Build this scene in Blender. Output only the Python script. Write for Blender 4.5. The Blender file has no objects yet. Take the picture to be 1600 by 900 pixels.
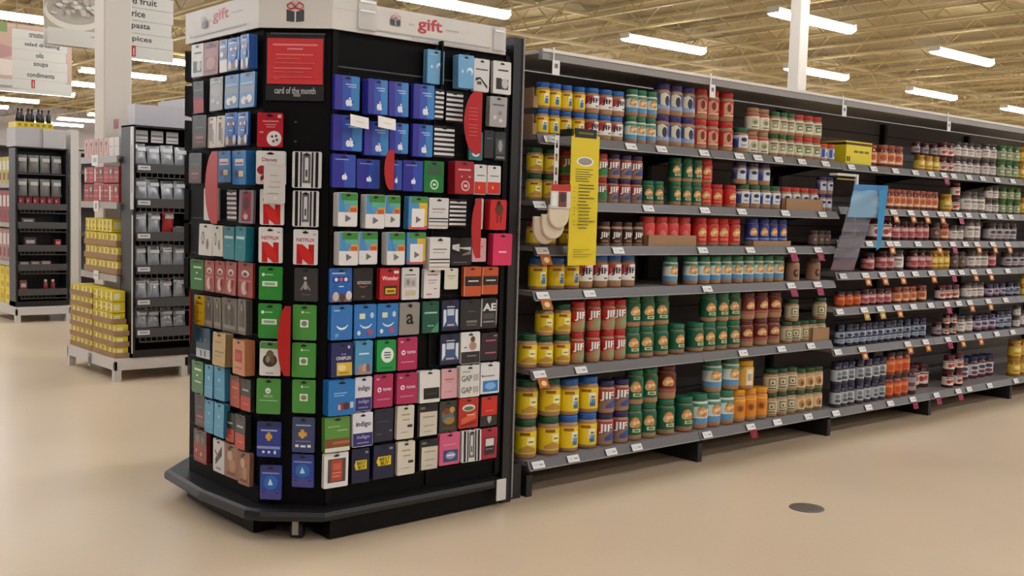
import bpy, math, random
from mathutils import Vector, Matrix
random.seed(7)
SC = bpy.context.scene
COL = SC.collection
# ------------------------------------------------------------------ camera
cam_data = bpy.data.cameras.new('camera')
cam_data.sensor_width = 36.0
cam_data.lens = 1676.0 / 1600.0 * 36.0
cam_data.clip_end = 200
camera = bpy.data.objects.new('camera', cam_data)
COL.objects.link(camera)
vr = Vector((1945.0, 64.0, -1676.0)).normalized()
vl = Vector((-1450.0, 160.0, -1676.0))
vl = (vl - vl.dot(vr) * vr).normalized()
vu = vr.cross(vl)
camera.matrix_world = Matrix(((vr.x, vr.y, vr.z, 0), (vl.x, vl.y, vl.z, 0), (vu.x, vu.y, vu.z, 1.3), (0, 0, 0, 1)))
SC.camera = camera
# ------------------------------------------------------------------ light and exposure
LAMP_STRENGTH = 36.0
LAMP_COLOR = (0.93, 0.99, 1.06)
SC.view_settings.view_transform = 'Standard'
SC.view_settings.look = 'None'
SC.view_settings.gamma = 1.0
SC.view_settings.exposure = 0.0
world = bpy.data.worlds.new('world')
SC.world = world
world.use_nodes = True
world.node_tree.nodes['Background'].inputs[0].default_value = (0.9, 0.85, 0.8, 1)
world.node_tree.nodes['Background'].inputs[1].default_value = 0.15

# ------------------------------------------------------------------ materials
def lin(h):
    h = h.lstrip('#')
    r = []
    for i in (0, 2, 4):
        c = int(h[i:i+2], 16) / 255.0
        r.append(c / 12.92 if c <= 0.04045 else ((c + 0.055) / 1.055) ** 2.4)
    return (r[0], r[1], r[2], 1.0)
_m = {}
def M(h, rough=0.5, metal=0.0, var=0.0, name=None, spec=0.5):
    k = (h, rough, metal, var, spec)
    if k in _m:
        return _m[k]
    m = bpy.data.materials.new(name or ('paint_' + h.lstrip('#')))
    m.use_nodes = True
    nt = m.node_tree
    b = nt.nodes['Principled BSDF']
    b.inputs['Base Color'].default_value = lin(h)
    b.inputs['Roughness'].default_value = rough
    b.inputs['Metallic'].default_value = metal
    b.inputs['Specular IOR Level'].default_value = spec
    if var > 0:
        tc = nt.nodes.new('ShaderNodeTexCoord')
        no = nt.nodes.new('ShaderNodeTexNoise')
        no.inputs['Scale'].default_value = 18
        no.inputs['Detail'].default_value = 4
        mx = nt.nodes.new('ShaderNodeMix'); mx.data_type = 'RGBA'
        c = lin(h)
        mx.inputs[6].default_value = tuple(x * (1 - var) for x in c[:3]) + (1,)
        mx.inputs[7].default_value = tuple(min(1, x * (1 + var)) for x in c[:3]) + (1,)
        nt.links.new(tc.outputs['Object'], no.inputs['Vector'])
        nt.links.new(no.outputs['Fac'], mx.inputs[0])
        nt.links.new(mx.outputs[2], b.inputs['Base Color'])
    _m[k] = m
    return m

def floor_material():
    m = bpy.data.materials.new('polished_tile'); m.use_nodes = True
    nt = m.node_tree; b = nt.nodes['Principled BSDF']
    tc = nt.nodes.new('ShaderNodeTexCoord')
    n1 = nt.nodes.new('ShaderNodeTexNoise'); n1.inputs['Scale'].default_value = 0.8; n1.inputs['Detail'].default_value = 5
    n2 = nt.nodes.new('ShaderNodeTexNoise'); n2.inputs['Scale'].default_value = 60; n2.inputs['Detail'].default_value = 3
    r = nt.nodes.new('ShaderNodeValToRGB')
    r.color_ramp.elements[0].position = 0.3; r.color_ramp.elements[0].color = lin('#d0b697')
    r.color_ramp.elements[1].position = 0.7; r.color_ramp.elements[1].color = lin('#dac1a2')
    mx = nt.nodes.new('ShaderNodeMix'); mx.data_type = 'RGBA'; mx.blend_type = 'MULTIPLY'; mx.inputs[0].default_value = 0.12
    nt.links.new(tc.outputs['Object'], n1.inputs['Vector']); nt.links.new(tc.outputs['Object'], n2.inputs['Vector'])
    nt.links.new(n1.outputs['Fac'], r.inputs['Fac'])
    nt.links.new(r.outputs['Color'], mx.inputs[6]); nt.links.new(n2.outputs['Color'], mx.inputs[7])
    nt.links.new(mx.outputs[2], b.inputs['Base Color'])
    rr = nt.nodes.new('ShaderNodeMapRange'); rr.inputs[3].default_value = 0.24; rr.inputs[4].default_value = 0.40
    nt.links.new(n1.outputs['Fac'], rr.inputs[0]); nt.links.new(rr.outputs[0], b.inputs['Roughness'])
    b.inputs['Specular IOR Level'].default_value = 0.5
    return m

def deck_material():
    m = bpy.data.materials.new('corrugated_deck'); m.use_nodes = True
    nt = m.node_tree; b = nt.nodes['Principled BSDF']; b.inputs['Roughness'].default_value = 0.7
    tc = nt.nodes.new('ShaderNodeTexCoord')
    w = nt.nodes.new('ShaderNodeTexWave'); w.wave_type = 'BANDS'; w.bands_direction = 'Y'; w.inputs['Scale'].default_value = 2.2
    n = nt.nodes.new('ShaderNodeTexNoise'); n.inputs['Scale'].default_value = 0.7
    r = nt.nodes.new('ShaderNodeValToRGB')
    r.color_ramp.elements[0].color = lin('#7c6a40'); r.color_ramp.elements[1].color = lin('#877349')
    bp = nt.nodes.new('ShaderNodeBump'); bp.inputs['Strength'].default_value = 0.4; bp.inputs['Distance'].default_value = 0.03
    nt.links.new(tc.outputs['Object'], w.inputs['Vector']); nt.links.new(tc.outputs['Object'], n.inputs['Vector'])
    nt.links.new(w.outputs['Fac'], bp.inputs['Height']); nt.links.new(bp.outputs['Normal'], b.inputs['Normal'])
    nt.links.new(n.outputs['Fac'], r.inputs['Fac']); nt.links.new(r.outputs['Color'], b.inputs['Base Color'])
    return m

def clear_plastic(h='#cfe4f0', alpha=0.35):
    m = bpy.data.materials.new('clear_plastic'); m.use_nodes = True
    b = m.node_tree.nodes['Principled BSDF']
    b.inputs['Base Color'].default_value = lin(h); b.inputs['Roughness'].default_value = 0.15
    b.inputs['Alpha'].default_value = alpha
    return m

# ------------------------------------------------------------------ mesh builder
class MB:
    def __init__(self):
        self.v = []; self.f = []; self.mi = []; self.mats = []; self.sm = []
    def mat(self, m):
        if m not in self.mats: self.mats.append(m)
        return self.mats.index(m)
    def add(self, vs, fs, m, smooth=False):
        o = len(self.v); i = self.mat(m)
        self.v += [tuple(x) for x in vs]
        for f in fs:
            self.f.append(tuple(o + k for k in f)); self.mi.append(i); self.sm.append(smooth)
        return self
    def box(self, x0, x1, y0, y1, z0, z1, m):
        if x0 > x1: x0, x1 = x1, x0
        if y0 > y1: y0, y1 = y1, y0
        if z0 > z1: z0, z1 = z1, z0
        vs = [(x0,y0,z0),(x1,y0,z0),(x1,y1,z0),(x0,y1,z0),(x0,y0,z1),(x1,y0,z1),(x1,y1,z1),(x0,y1,z1)]
        return self.add(vs, [(3,2,1,0),(4,5,6,7),(0,1,5,4),(1,2,6,5),(2,3,7,6),(3,0,4,7)], m)
    def prism(self, pts, z0, z1, m, top=None):
        n = len(pts)
        vs = [(p[0],p[1],z0) for p in pts] + [(p[0],p[1],z1) for p in pts]
        self.add(vs, [tuple(reversed(range(n)))] + [(i,(i+1)%n,n+(i+1)%n,n+i) for i in range(n)], m)
        return self.add([(p[0],p[1],z1) for p in pts], [tuple(range(n))], top or m)
    def bar(self, a, b, r, m, seg=6):
        a = Vector(a); b = Vector(b); d = (b - a)
        if d.length < 1e-6: return self
        q = d.to_track_quat('Z', 'Y')
        vs = []
        for p in (a, b):
            for i in range(seg):
                t = 2*math.pi*i/seg
                vs.append(tuple(p + q @ Vector((r*math.cos(t), r*math.sin(t), 0))))
        fs = [(i,(i+1)%seg,seg+(i+1)%seg,seg+i) for i in range(seg)] + [tuple(reversed(range(seg))), tuple(range(seg,2*seg))]
        return self.add(vs, fs, m, seg > 8)
    def lathe(self, prof, m, seg=24, cx=0, cy=0, a0=0, a1=360, sy=1.0):
        full = abs(a1-a0) >= 360
        k = seg if full else seg+1
        vs = []
        for (r, z) in prof:
            for i in range(k):
                t = math.radians(a0 + (a1-a0)*i/seg)
                vs.append((cx + r*math.sin(t), cy - r*math.cos(t)*sy, z))
        fs = []
        for j in range(len(prof)-1):
            for i in range(seg):
                i2 = (i+1) % k
                fs.append((j*k+i, j*k+i2, (j+1)*k+i2, (j+1)*k+i))
        if full:
            fs.append(tuple(reversed(range(k)))); fs.append(tuple((len(prof)-1)*k+i for i in range(k)))
        return self.add(vs, fs, m, True)
    def mesh(self, name):
        me = bpy.data.meshes.new(name)
        me.from_pydata(self.v, [], self.f)
        for m in self.mats: me.materials.append(m)
        me.polygons.foreach_set('material_index', self.mi)
        me.polygons.foreach_set('use_smooth', self.sm)
        me.update()
        return me
    def build(self, name, parent=None, loc=(0,0,0), rot=(0,0,0)):
        return link(self.mesh(name), name, parent, loc, rot)
def link(me, name, parent=None, loc=(0,0,0), rot=(0,0,0)):
    o = bpy.data.objects.new(name, me); COL.objects.link(o)
    o.location = loc; o.rotation_euler = rot
    if parent: o.parent = parent
    return o
def empty(name, loc=(0,0,0), rz=0):
    o = bpy.data.objects.new(name, None); COL.objects.link(o)
    o.location = loc; o.rotation_euler = (0,0,rz); o.empty_display_size = 0.05
    return o
def tag(o, label, cat, group=None):
    o['label'] = label; o['category'] = cat
    if group: o['group'] = group
    return o
def struct(o):
    o['kind'] = 'structure'; return o
def copy_tree(o, parent=None):
    c = o.copy(); COL.objects.link(c)
    if parent: c.parent = parent; c.matrix_parent_inverse = o.matrix_parent_inverse
    for ch in list(o.children): copy_tree(ch, c)
    return c
ORD = ['first','second','third','fourth','fifth','sixth','seventh','eighth','ninth','tenth','eleventh','twelfth','thirteenth','fourteenth','fifteenth','sixteenth','seventeenth']

# ------------------------------------------------------------------ lettering and printed shapes
_t = {}
def glyphs(s, bold=0.0):
    k = (s, bold)
    if k not in _t:
        cu = bpy.data.curves.new('lettering', 'FONT'); cu.body = s; cu.resolution_u = 2; cu.offset = bold
        ob = bpy.data.objects.new('lettering', cu); COL.objects.link(ob)
        dg = bpy.context.evaluated_depsgraph_get(); dg.update()
        me = bpy.data.meshes.new_from_object(ob.evaluated_get(dg))
        vs = [(v.co.x, v.co.y) for v in me.vertices]; fs = [tuple(p.vertices) for p in me.polygons]
        bpy.data.objects.remove(ob); bpy.data.meshes.remove(me); bpy.data.curves.remove(cu)
        x0 = min(v[0] for v in vs); x1 = max(v[0] for v in vs); y0 = min(v[1] for v in vs); y1 = max(v[1] for v in vs)
        _t[k] = ([((v[0]-x0)/(x1-x0), (v[1]-y0)/(y1-y0)) for v in vs], fs)
    return _t[k]
def draw(mb, ops, fn, K=1, mat=None):
    """ops in unit coordinates; fn(u, v, layer) -> point"""
    mat = mat or (lambda c: M(c, 0.35))
    lay = 1
    for op in ops:
        t = op[0]
        if t == 't':
            _, s, x0, y0, x1, y1, c = op
            vs, fs = glyphs(s, 0.035 if s in ('JIF', 'AE') else 0.02)
            mb.add([fn(x0+(x1-x0)*a, y0+(y1-y0)*b, lay) for a, b in vs], fs, mat(c))
        elif t == 'r':
            _, x0, y0, x1, y1, c = op
            n = max(1, int(math.ceil(K*abs(x1-x0))))
            vs = []
            for i in range(n+1):
                u = x0+(x1-x0)*i/n
                vs += [fn(u, y0, lay), fn(u, y1, lay)]
            mb.add(vs, [(2*i,2*i+2,2*i+3,2*i+1) for i in range(n)], mat(c))
        elif t == 'e':
            _, cx, cy, rx, ry, c = op
            n = 10; vs = []
            for i in range(n+1):
                a = math.pi*i/n
                u = cx-rx*math.cos(a); h = ry*math.sin(a)
                vs += [fn(u, cy-h, lay), fn(u, cy+h, lay)]
            mb.add(vs, [(2*i,2*i+2,2*i+3,2*i+1) for i in range(n)], mat(c))
        elif t == 'p':   # band between two poly-lines sampled at the same u: [(u, v0, v1), ...]
            _, pts, c = op
            vs = []
            if K > 1:
                fine = []
                for (u0, a0, b0), (u1, a1, b1) in zip(pts, pts[1:]):
                    n = max(1, int(math.ceil(K*abs(u1-u0))))
                    for i in range(n): t_ = i/n; fine.append((u0+(u1-u0)*t_, a0+(a1-a0)*t_, b0+(b1-b0)*t_))
                pts = fine + [pts[-1]]
            for u, a, b in pts: vs += [fn(u, a, lay), fn(u, b, lay)]
            mb.add(vs, [(2*i,2*i+2,2*i+3,2*i+1) for i in range(len(pts)-1)], mat(c))
        lay += 1
JARS = [
 ("L",0,[0,1],[3.302,3.374,3.448,3.528],"kb",0.119,0.0349),
 ("L",0,[0,1],[3.622,3.708,3.792],"jb",0.121,0.041),
 ("L",0,[0,1],[3.889,3.958,4.03],"nt",0.131,0.0338),
 ("L",0,[0,1],[4.124,4.221,4.321],"sb",0.156,0.0478),
 ("L",0,[0,1],[4.42,4.517,4.637],"rb",0.158,0.0474),
 ("L",0,[0],[4.773],"blg",0.14,0.047),
 ("L",0,[0,1],[4.864,4.96],"wt",0.127,0.0426),
 ("L",0,[0,1],[5.056,5.128,5.201],"wg",0.124,0.0353),
 ("L",0,[0,1],[5.289,5.382,5.468],"wr",0.125,0.0424),
 ("L",0,[0],[5.546,5.616],"ob",0.102,0.0343),
 ("L",1,[0,1],[3.271,3.37],"kg",0.119,0.0406),
 ("L",1,[0,1],[3.472],"jg",0.118,0.0401),
 ("L",1,[0,1],[3.697],"jg",0.117,0.0397),
 ("L",1,[0,1],[3.777,3.86,3.94],"jp",0.118,0.0391),
 ("L",1,[0],[4.027,4.103],"ng",0.119,0.0373),
 ("L",1,[0,1],[4.234,4.324,4.401],"ng",0.122,0.0363),
 ("L",1,[0,1],[4.48],"nr",0.125,0.0413),
 ("L",1,[0],[4.579,4.688],"nr",0.121,0.0412),
 ("L",1,[1],[4.775,4.883,4.988],"blb",0.123,0.0418),
 ("L",1,[0],[4.811,4.903,4.997,5.093],"blg",0.13,0.0442),
 ("L",1,[0],[5.196,5.285,5.374,5.469],"blr",0.13,0.0436),
 ("L",1,[0,1],[5.548,5.617],"blb",0.101,0.0338),
 ("L",2,[0],[3.277,3.372,3.483],"kr",0.108,0.0369),
 ("L",2,[0],[3.726,3.811,3.886,3.967],"jn",0.118,0.0349),
 ("L",2,[0],[4.046,4.14,4.231,4.325],"np",0.149,0.0428),
 ("L",2,[0],[4.452,4.551,4.645,4.739],"nr",0.15,0.0462),
 ("L",2,[0],[4.905,4.999,5.086,5.168],"nb",0.154,0.0403),
 ("L",2,[0],[5.491,5.555,5.619],"dk",0.093,0.0313),
 ("L",3,[0],[3.319,3.428,3.523],"kb",0.151,0.0462),
 ("L",3,[0],[3.616,3.716,3.81,3.908],"jb",0.162,0.0454),
 ("L",3,[0],[4.232,4.394,4.497,4.588,4.681,4.782,4.877,4.961,5.057,5.16],"nt",0.152,0.0415),
 ("L",3,[0],[5.312,5.526],"bx",0.132,0.0447),
 ("L",4,[0,1],[3.368,3.479],"kg",0.145,0.0461),
 ("L",4,[0],[3.27],"kg",0.158,0.0505),
 ("L",4,[0,1],[3.575,3.683,3.781,3.863],"jr",0.15,0.0401),
 ("L",4,[0,1],[3.961,4.063,4.176],"ng",0.158,0.0501),
 ("L",4,[0],[4.31,4.461],"ng",0.156,0.0513),
 ("L",4,[0,1],[4.563,4.667,4.774],"ng",0.156,0.0493),
 ("L",4,[0,1],[4.894,5.024,5.146],"nm",0.153,0.0521),
 ("L",4,[0],[5.269,5.354,5.439,5.524,5.609],"cg",0.124,0.0418),
 ("L",4,[1],[5.324,5.607],"cg",0.129,0.044),
 ("L",5,[0,1],[3.278,3.42],"kg",0.184,0.056),
 ("L",5,[0,1],[3.545,3.674],"kb",0.176,0.056),
 ("L",5,[0,1],[3.791,3.897],"jp",0.161,0.0508),
 ("L",5,[0,1],[4.001,4.109],"ng",0.182,0.0519),
 ("L",5,[0],[4.252,4.397],"ng",0.185,0.056),
 ("L",5,[1],[4.252],"nm",0.181,0.056),
 ("L",5,[1],[4.631,4.781],"nt",0.183,0.056),
 ("L",5,[0],[4.52,4.633,4.746],"nt",0.189,0.056),
 ("L",5,[0],[4.853,4.953,5.053],"or",0.181,0.0493),
 ("L",5,[1],[4.911],"oy",0.161,0.0547),
 ("L",5,[0,1],[5.15,5.244,5.338],"cg",0.137,0.046),
 ("L",5,[0,1],[5.429,5.518,5.607],"ct",0.129,0.0436),
 ("R",0,[0],[6.08],"jo",0.132,0.049),
 ("R",0,[0],[6.207,6.298,6.391],"jo",0.14,0.0448),
 ("R",0,[1],[6.606,6.722,6.839],"jd",0.082,0.0305),
 ("R",0,[0],[6.679,6.779,6.881],"jy",0.103,0.0379),
 ("R",0,[0,1],[6.975,7.062],"jx",0.102,0.0378),
 ("R",0,[0,1],[7.16,7.251,7.343,7.446],"jw",0.11,0.0408),
 ("R",0,[0,1],[7.581,7.688],"jw",0.117,0.0432),
 ("R",0,[0,1],[7.83,7.942,8.055],"jgn",0.118,0.0435),
 ("R",0,[0,1],[8.194],"jy",0.124,0.0459),
 ("R",1,[0],[6.16],"jo",0.107,0.0395),
 ("R",1,[0],[6.318,6.396,6.475,6.556,6.637,6.72,6.804,6.881],"jo",0.128,0.0376),
 ("R",1,[0],[7.068],"jy",0.12,0.0443),
 ("R",1,[0,1],[7.184],"jx",0.101,0.0374),
 ("R",1,[0],[7.338,7.441,7.547],"jw",0.146,0.0506),
 ("R",1,[0,1],[7.659,7.758],"jw",0.097,0.0358),
 ("R",1,[0,1],[7.879,7.993,8.108],"jgn",0.098,0.0364),
 ("R",1,[0],[8.247],"jy",0.129,0.0476),
 ("R",2,[0],[6.19,6.297],"jx",0.155,0.0524),
 ("R",2,[0],[6.417,6.513,6.602],"jp1",0.127,0.0437),
 ("R",2,[0],[6.701,6.785],"jp1",0.131,0.0411),
 ("R",2,[0],[6.923],"dk",0.126,0.0429),
 ("R",2,[0],[7.046],"jo",0.119,0.0442),
 ("R",2,[0],[7.164,7.256],"jw",0.108,0.0399),
 ("R",2,[0],[7.408,7.503],"jw",0.16,0.0466),
 ("R",2,[0],[7.742,7.853,7.966,8.081],"jgr",0.134,0.0495),
 ("R",3,[0],[6.122],"jp1",0.117,0.0433),
 ("R",3,[0],[6.273,6.358],"jp1",0.133,0.0418),
 ("R",3,[0],[6.468],"jw",0.137,0.0505),
 ("R",3,[0],[6.663,6.755,6.84],"jp1",0.136,0.0416),
 ("R",3,[0],[6.927,7.006,7.085],"jy",0.132,0.0386),
 ("R",3,[0],[7.204,7.305],"dk",0.122,0.0415),
 ("R",3,[0],[7.455,7.551,7.648],"jw",0.131,0.0471),
 ("R",3,[0],[7.768],"jp1",0.13,0.0481),
 ("R",3,[0],[8.026,8.132,8.239],"jgr",0.115,0.0426),
 ("R",4,[0],[5.811,5.896,5.983],"jor",0.095,0.0352),
 ("R",4,[0],[6.077,6.167,6.259,6.352],"jp1",0.104,0.0385),
 ("R",4,[0],[6.47,6.567,6.665],"jo",0.107,0.0394),
 ("R",4,[0],[6.798],"jo",0.111,0.0412),
 ("R",4,[0],[7.051,7.15,7.25],"jx",0.106,0.039),
 ("R",4,[0],[7.426,7.522,7.619],"jw",0.115,0.0425),
 ("R",4,[0],[7.749,7.85,7.964],"jpu",0.099,0.0365),
 ("R",4,[0],[8.088,8.195],"jnv",0.101,0.0372),
 ("R",4,[0,1],[8.307],"jy",0.077,0.0285),
 ("R",5,[0],[5.829,5.915,5.988,6.062,6.136,6.205,6.282,6.36,6.439,6.519,6.609,6.726,6.811],"jnv",0.136,0.0335),
 ("R",5,[0],[7.027],"jd",0.096,0.0357),
 ("R",5,[0,1],[7.137,7.238],"jx",0.072,0.0268),
 ("R",5,[0],[7.36,7.474],"jw",0.127,0.0468),
 ("R",5,[0],[7.609,7.718,7.829],"jpu",0.121,0.0447),
 ("R",5,[0],[7.96,8.075],"jnv",0.135,0.0499),
 ("R",5,[0,1],[8.23],"jw",0.084,0.0311),
 ("R",5,[0],[8.367],"jw",0.129,0.0476),
 ("R",6,[0,1],[5.815,5.89,5.966,6.069,6.16,6.251,6.337],"jbw",0.139,0.0368),
 ("R",6,[0,1],[6.433,6.53,6.62],"jor",0.151,0.0442),
 ("R",6,[0],[6.724],"jd",0.176,0.056),
 ("R",6,[0],[6.854,6.985,7.101],"jx",0.227,0.056),
 ("R",6,[0,1],[7.244,7.375],"jx",0.114,0.0421),
 ("R",6,[0],[7.556,7.694,7.836,7.97,8.097],"jnb",0.221,0.056),
 ("R",6,[0,1],[8.278,8.423],"jy",0.136,0.0504),
]
TAGS = [
 ('L',0,[(3.299,'w'),(3.829,'w'),(4.049,'w'),(4.378,'w'),(4.672,'w'),(4.835,'w'),(5.022,'w'),(5.248,'w'),(5.486,'w')]),
 ('L',1,[(3.245,'w'),(3.969,'w'),(4.403,'w'),(4.715,'w'),(5.111,'w'),(5.478,'w')]),
 ('L',2,[(3.269,'o'),(3.765,'w'),(4.4,'w'),(4.803,'w'),(5.183,'p'),(5.45,'p')]),
 ('L',3,[(3.281,'o'),(3.58,'w'),(4.45,'w'),(5.199,'p'),(5.461,'p')]),
 ('L',4,[(3.276,'o'),(3.541,'w'),(4.78,'w'),(5.135,'w'),(5.426,'w')]),
 ('L',5,[(3.285,'w'),(3.508,'w'),(3.766,'w'),(3.949,'w'),(4.5,'w'),(4.879,'r'),(5.127,'w'),(5.435,'w')]),
 ('R',0,[(5.758,'w'),(6.008,'w'),(6.263,'w'),(6.508,'w'),(6.713,'w'),(6.884,'p'),(7.015,'w'),(7.232,'w'),(7.429,'w'),(7.653,'w'),(7.895,'w')]),
 ('R',1,[(6.018,'w'),(6.267,'o'),(6.479,'o'),(6.659,'o'),(6.862,'o'),(6.949,'w'),(7.118,'p'),(7.255,'w'),(7.471,'w'),(7.717,'w'),(7.9,'w')]),
 ('R',2,[(6.001,'w'),(6.241,'o'),(6.326,'w'),(6.59,'w'),(6.841,'o'),(7.052,'p'),(7.233,'w'),(7.401,'o'),(7.643,'o'),(7.875,'o')]),
 ('R',3,[(5.727,'w'),(5.976,'o'),(6.176,'o'),(6.393,'o'),(6.578,'w'),(6.787,'o'),(7.065,'p'),(7.201,'w'),(7.378,'o'),(7.609,'o'),(7.901,'w')]),
 ('R',4,[(5.712,'w'),(5.982,'y'),(6.167,'y'),(6.376,'o'),(6.577,'w'),(6.802,'w'),(7.019,'p'),(7.19,'w'),(7.348,'o'),(7.627,'o'),(7.899,'w')]),
 ('R',5,[(5.713,'w'),(5.983,'o'),(6.529,'o'),(6.761,'o'),(7.065,'p'),(7.247,'o'),(7.511,'o'),(7.788,'w'),(8.047,'w')]),
 ('R',6,[(5.725,'w'),(6.092,'w'),(6.353,'w'),(6.635,'p'),(6.949,'p'),(7.255,'p'),(7.414,'w'),(7.726,'w'),(8.151,'w')]),
]
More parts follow.
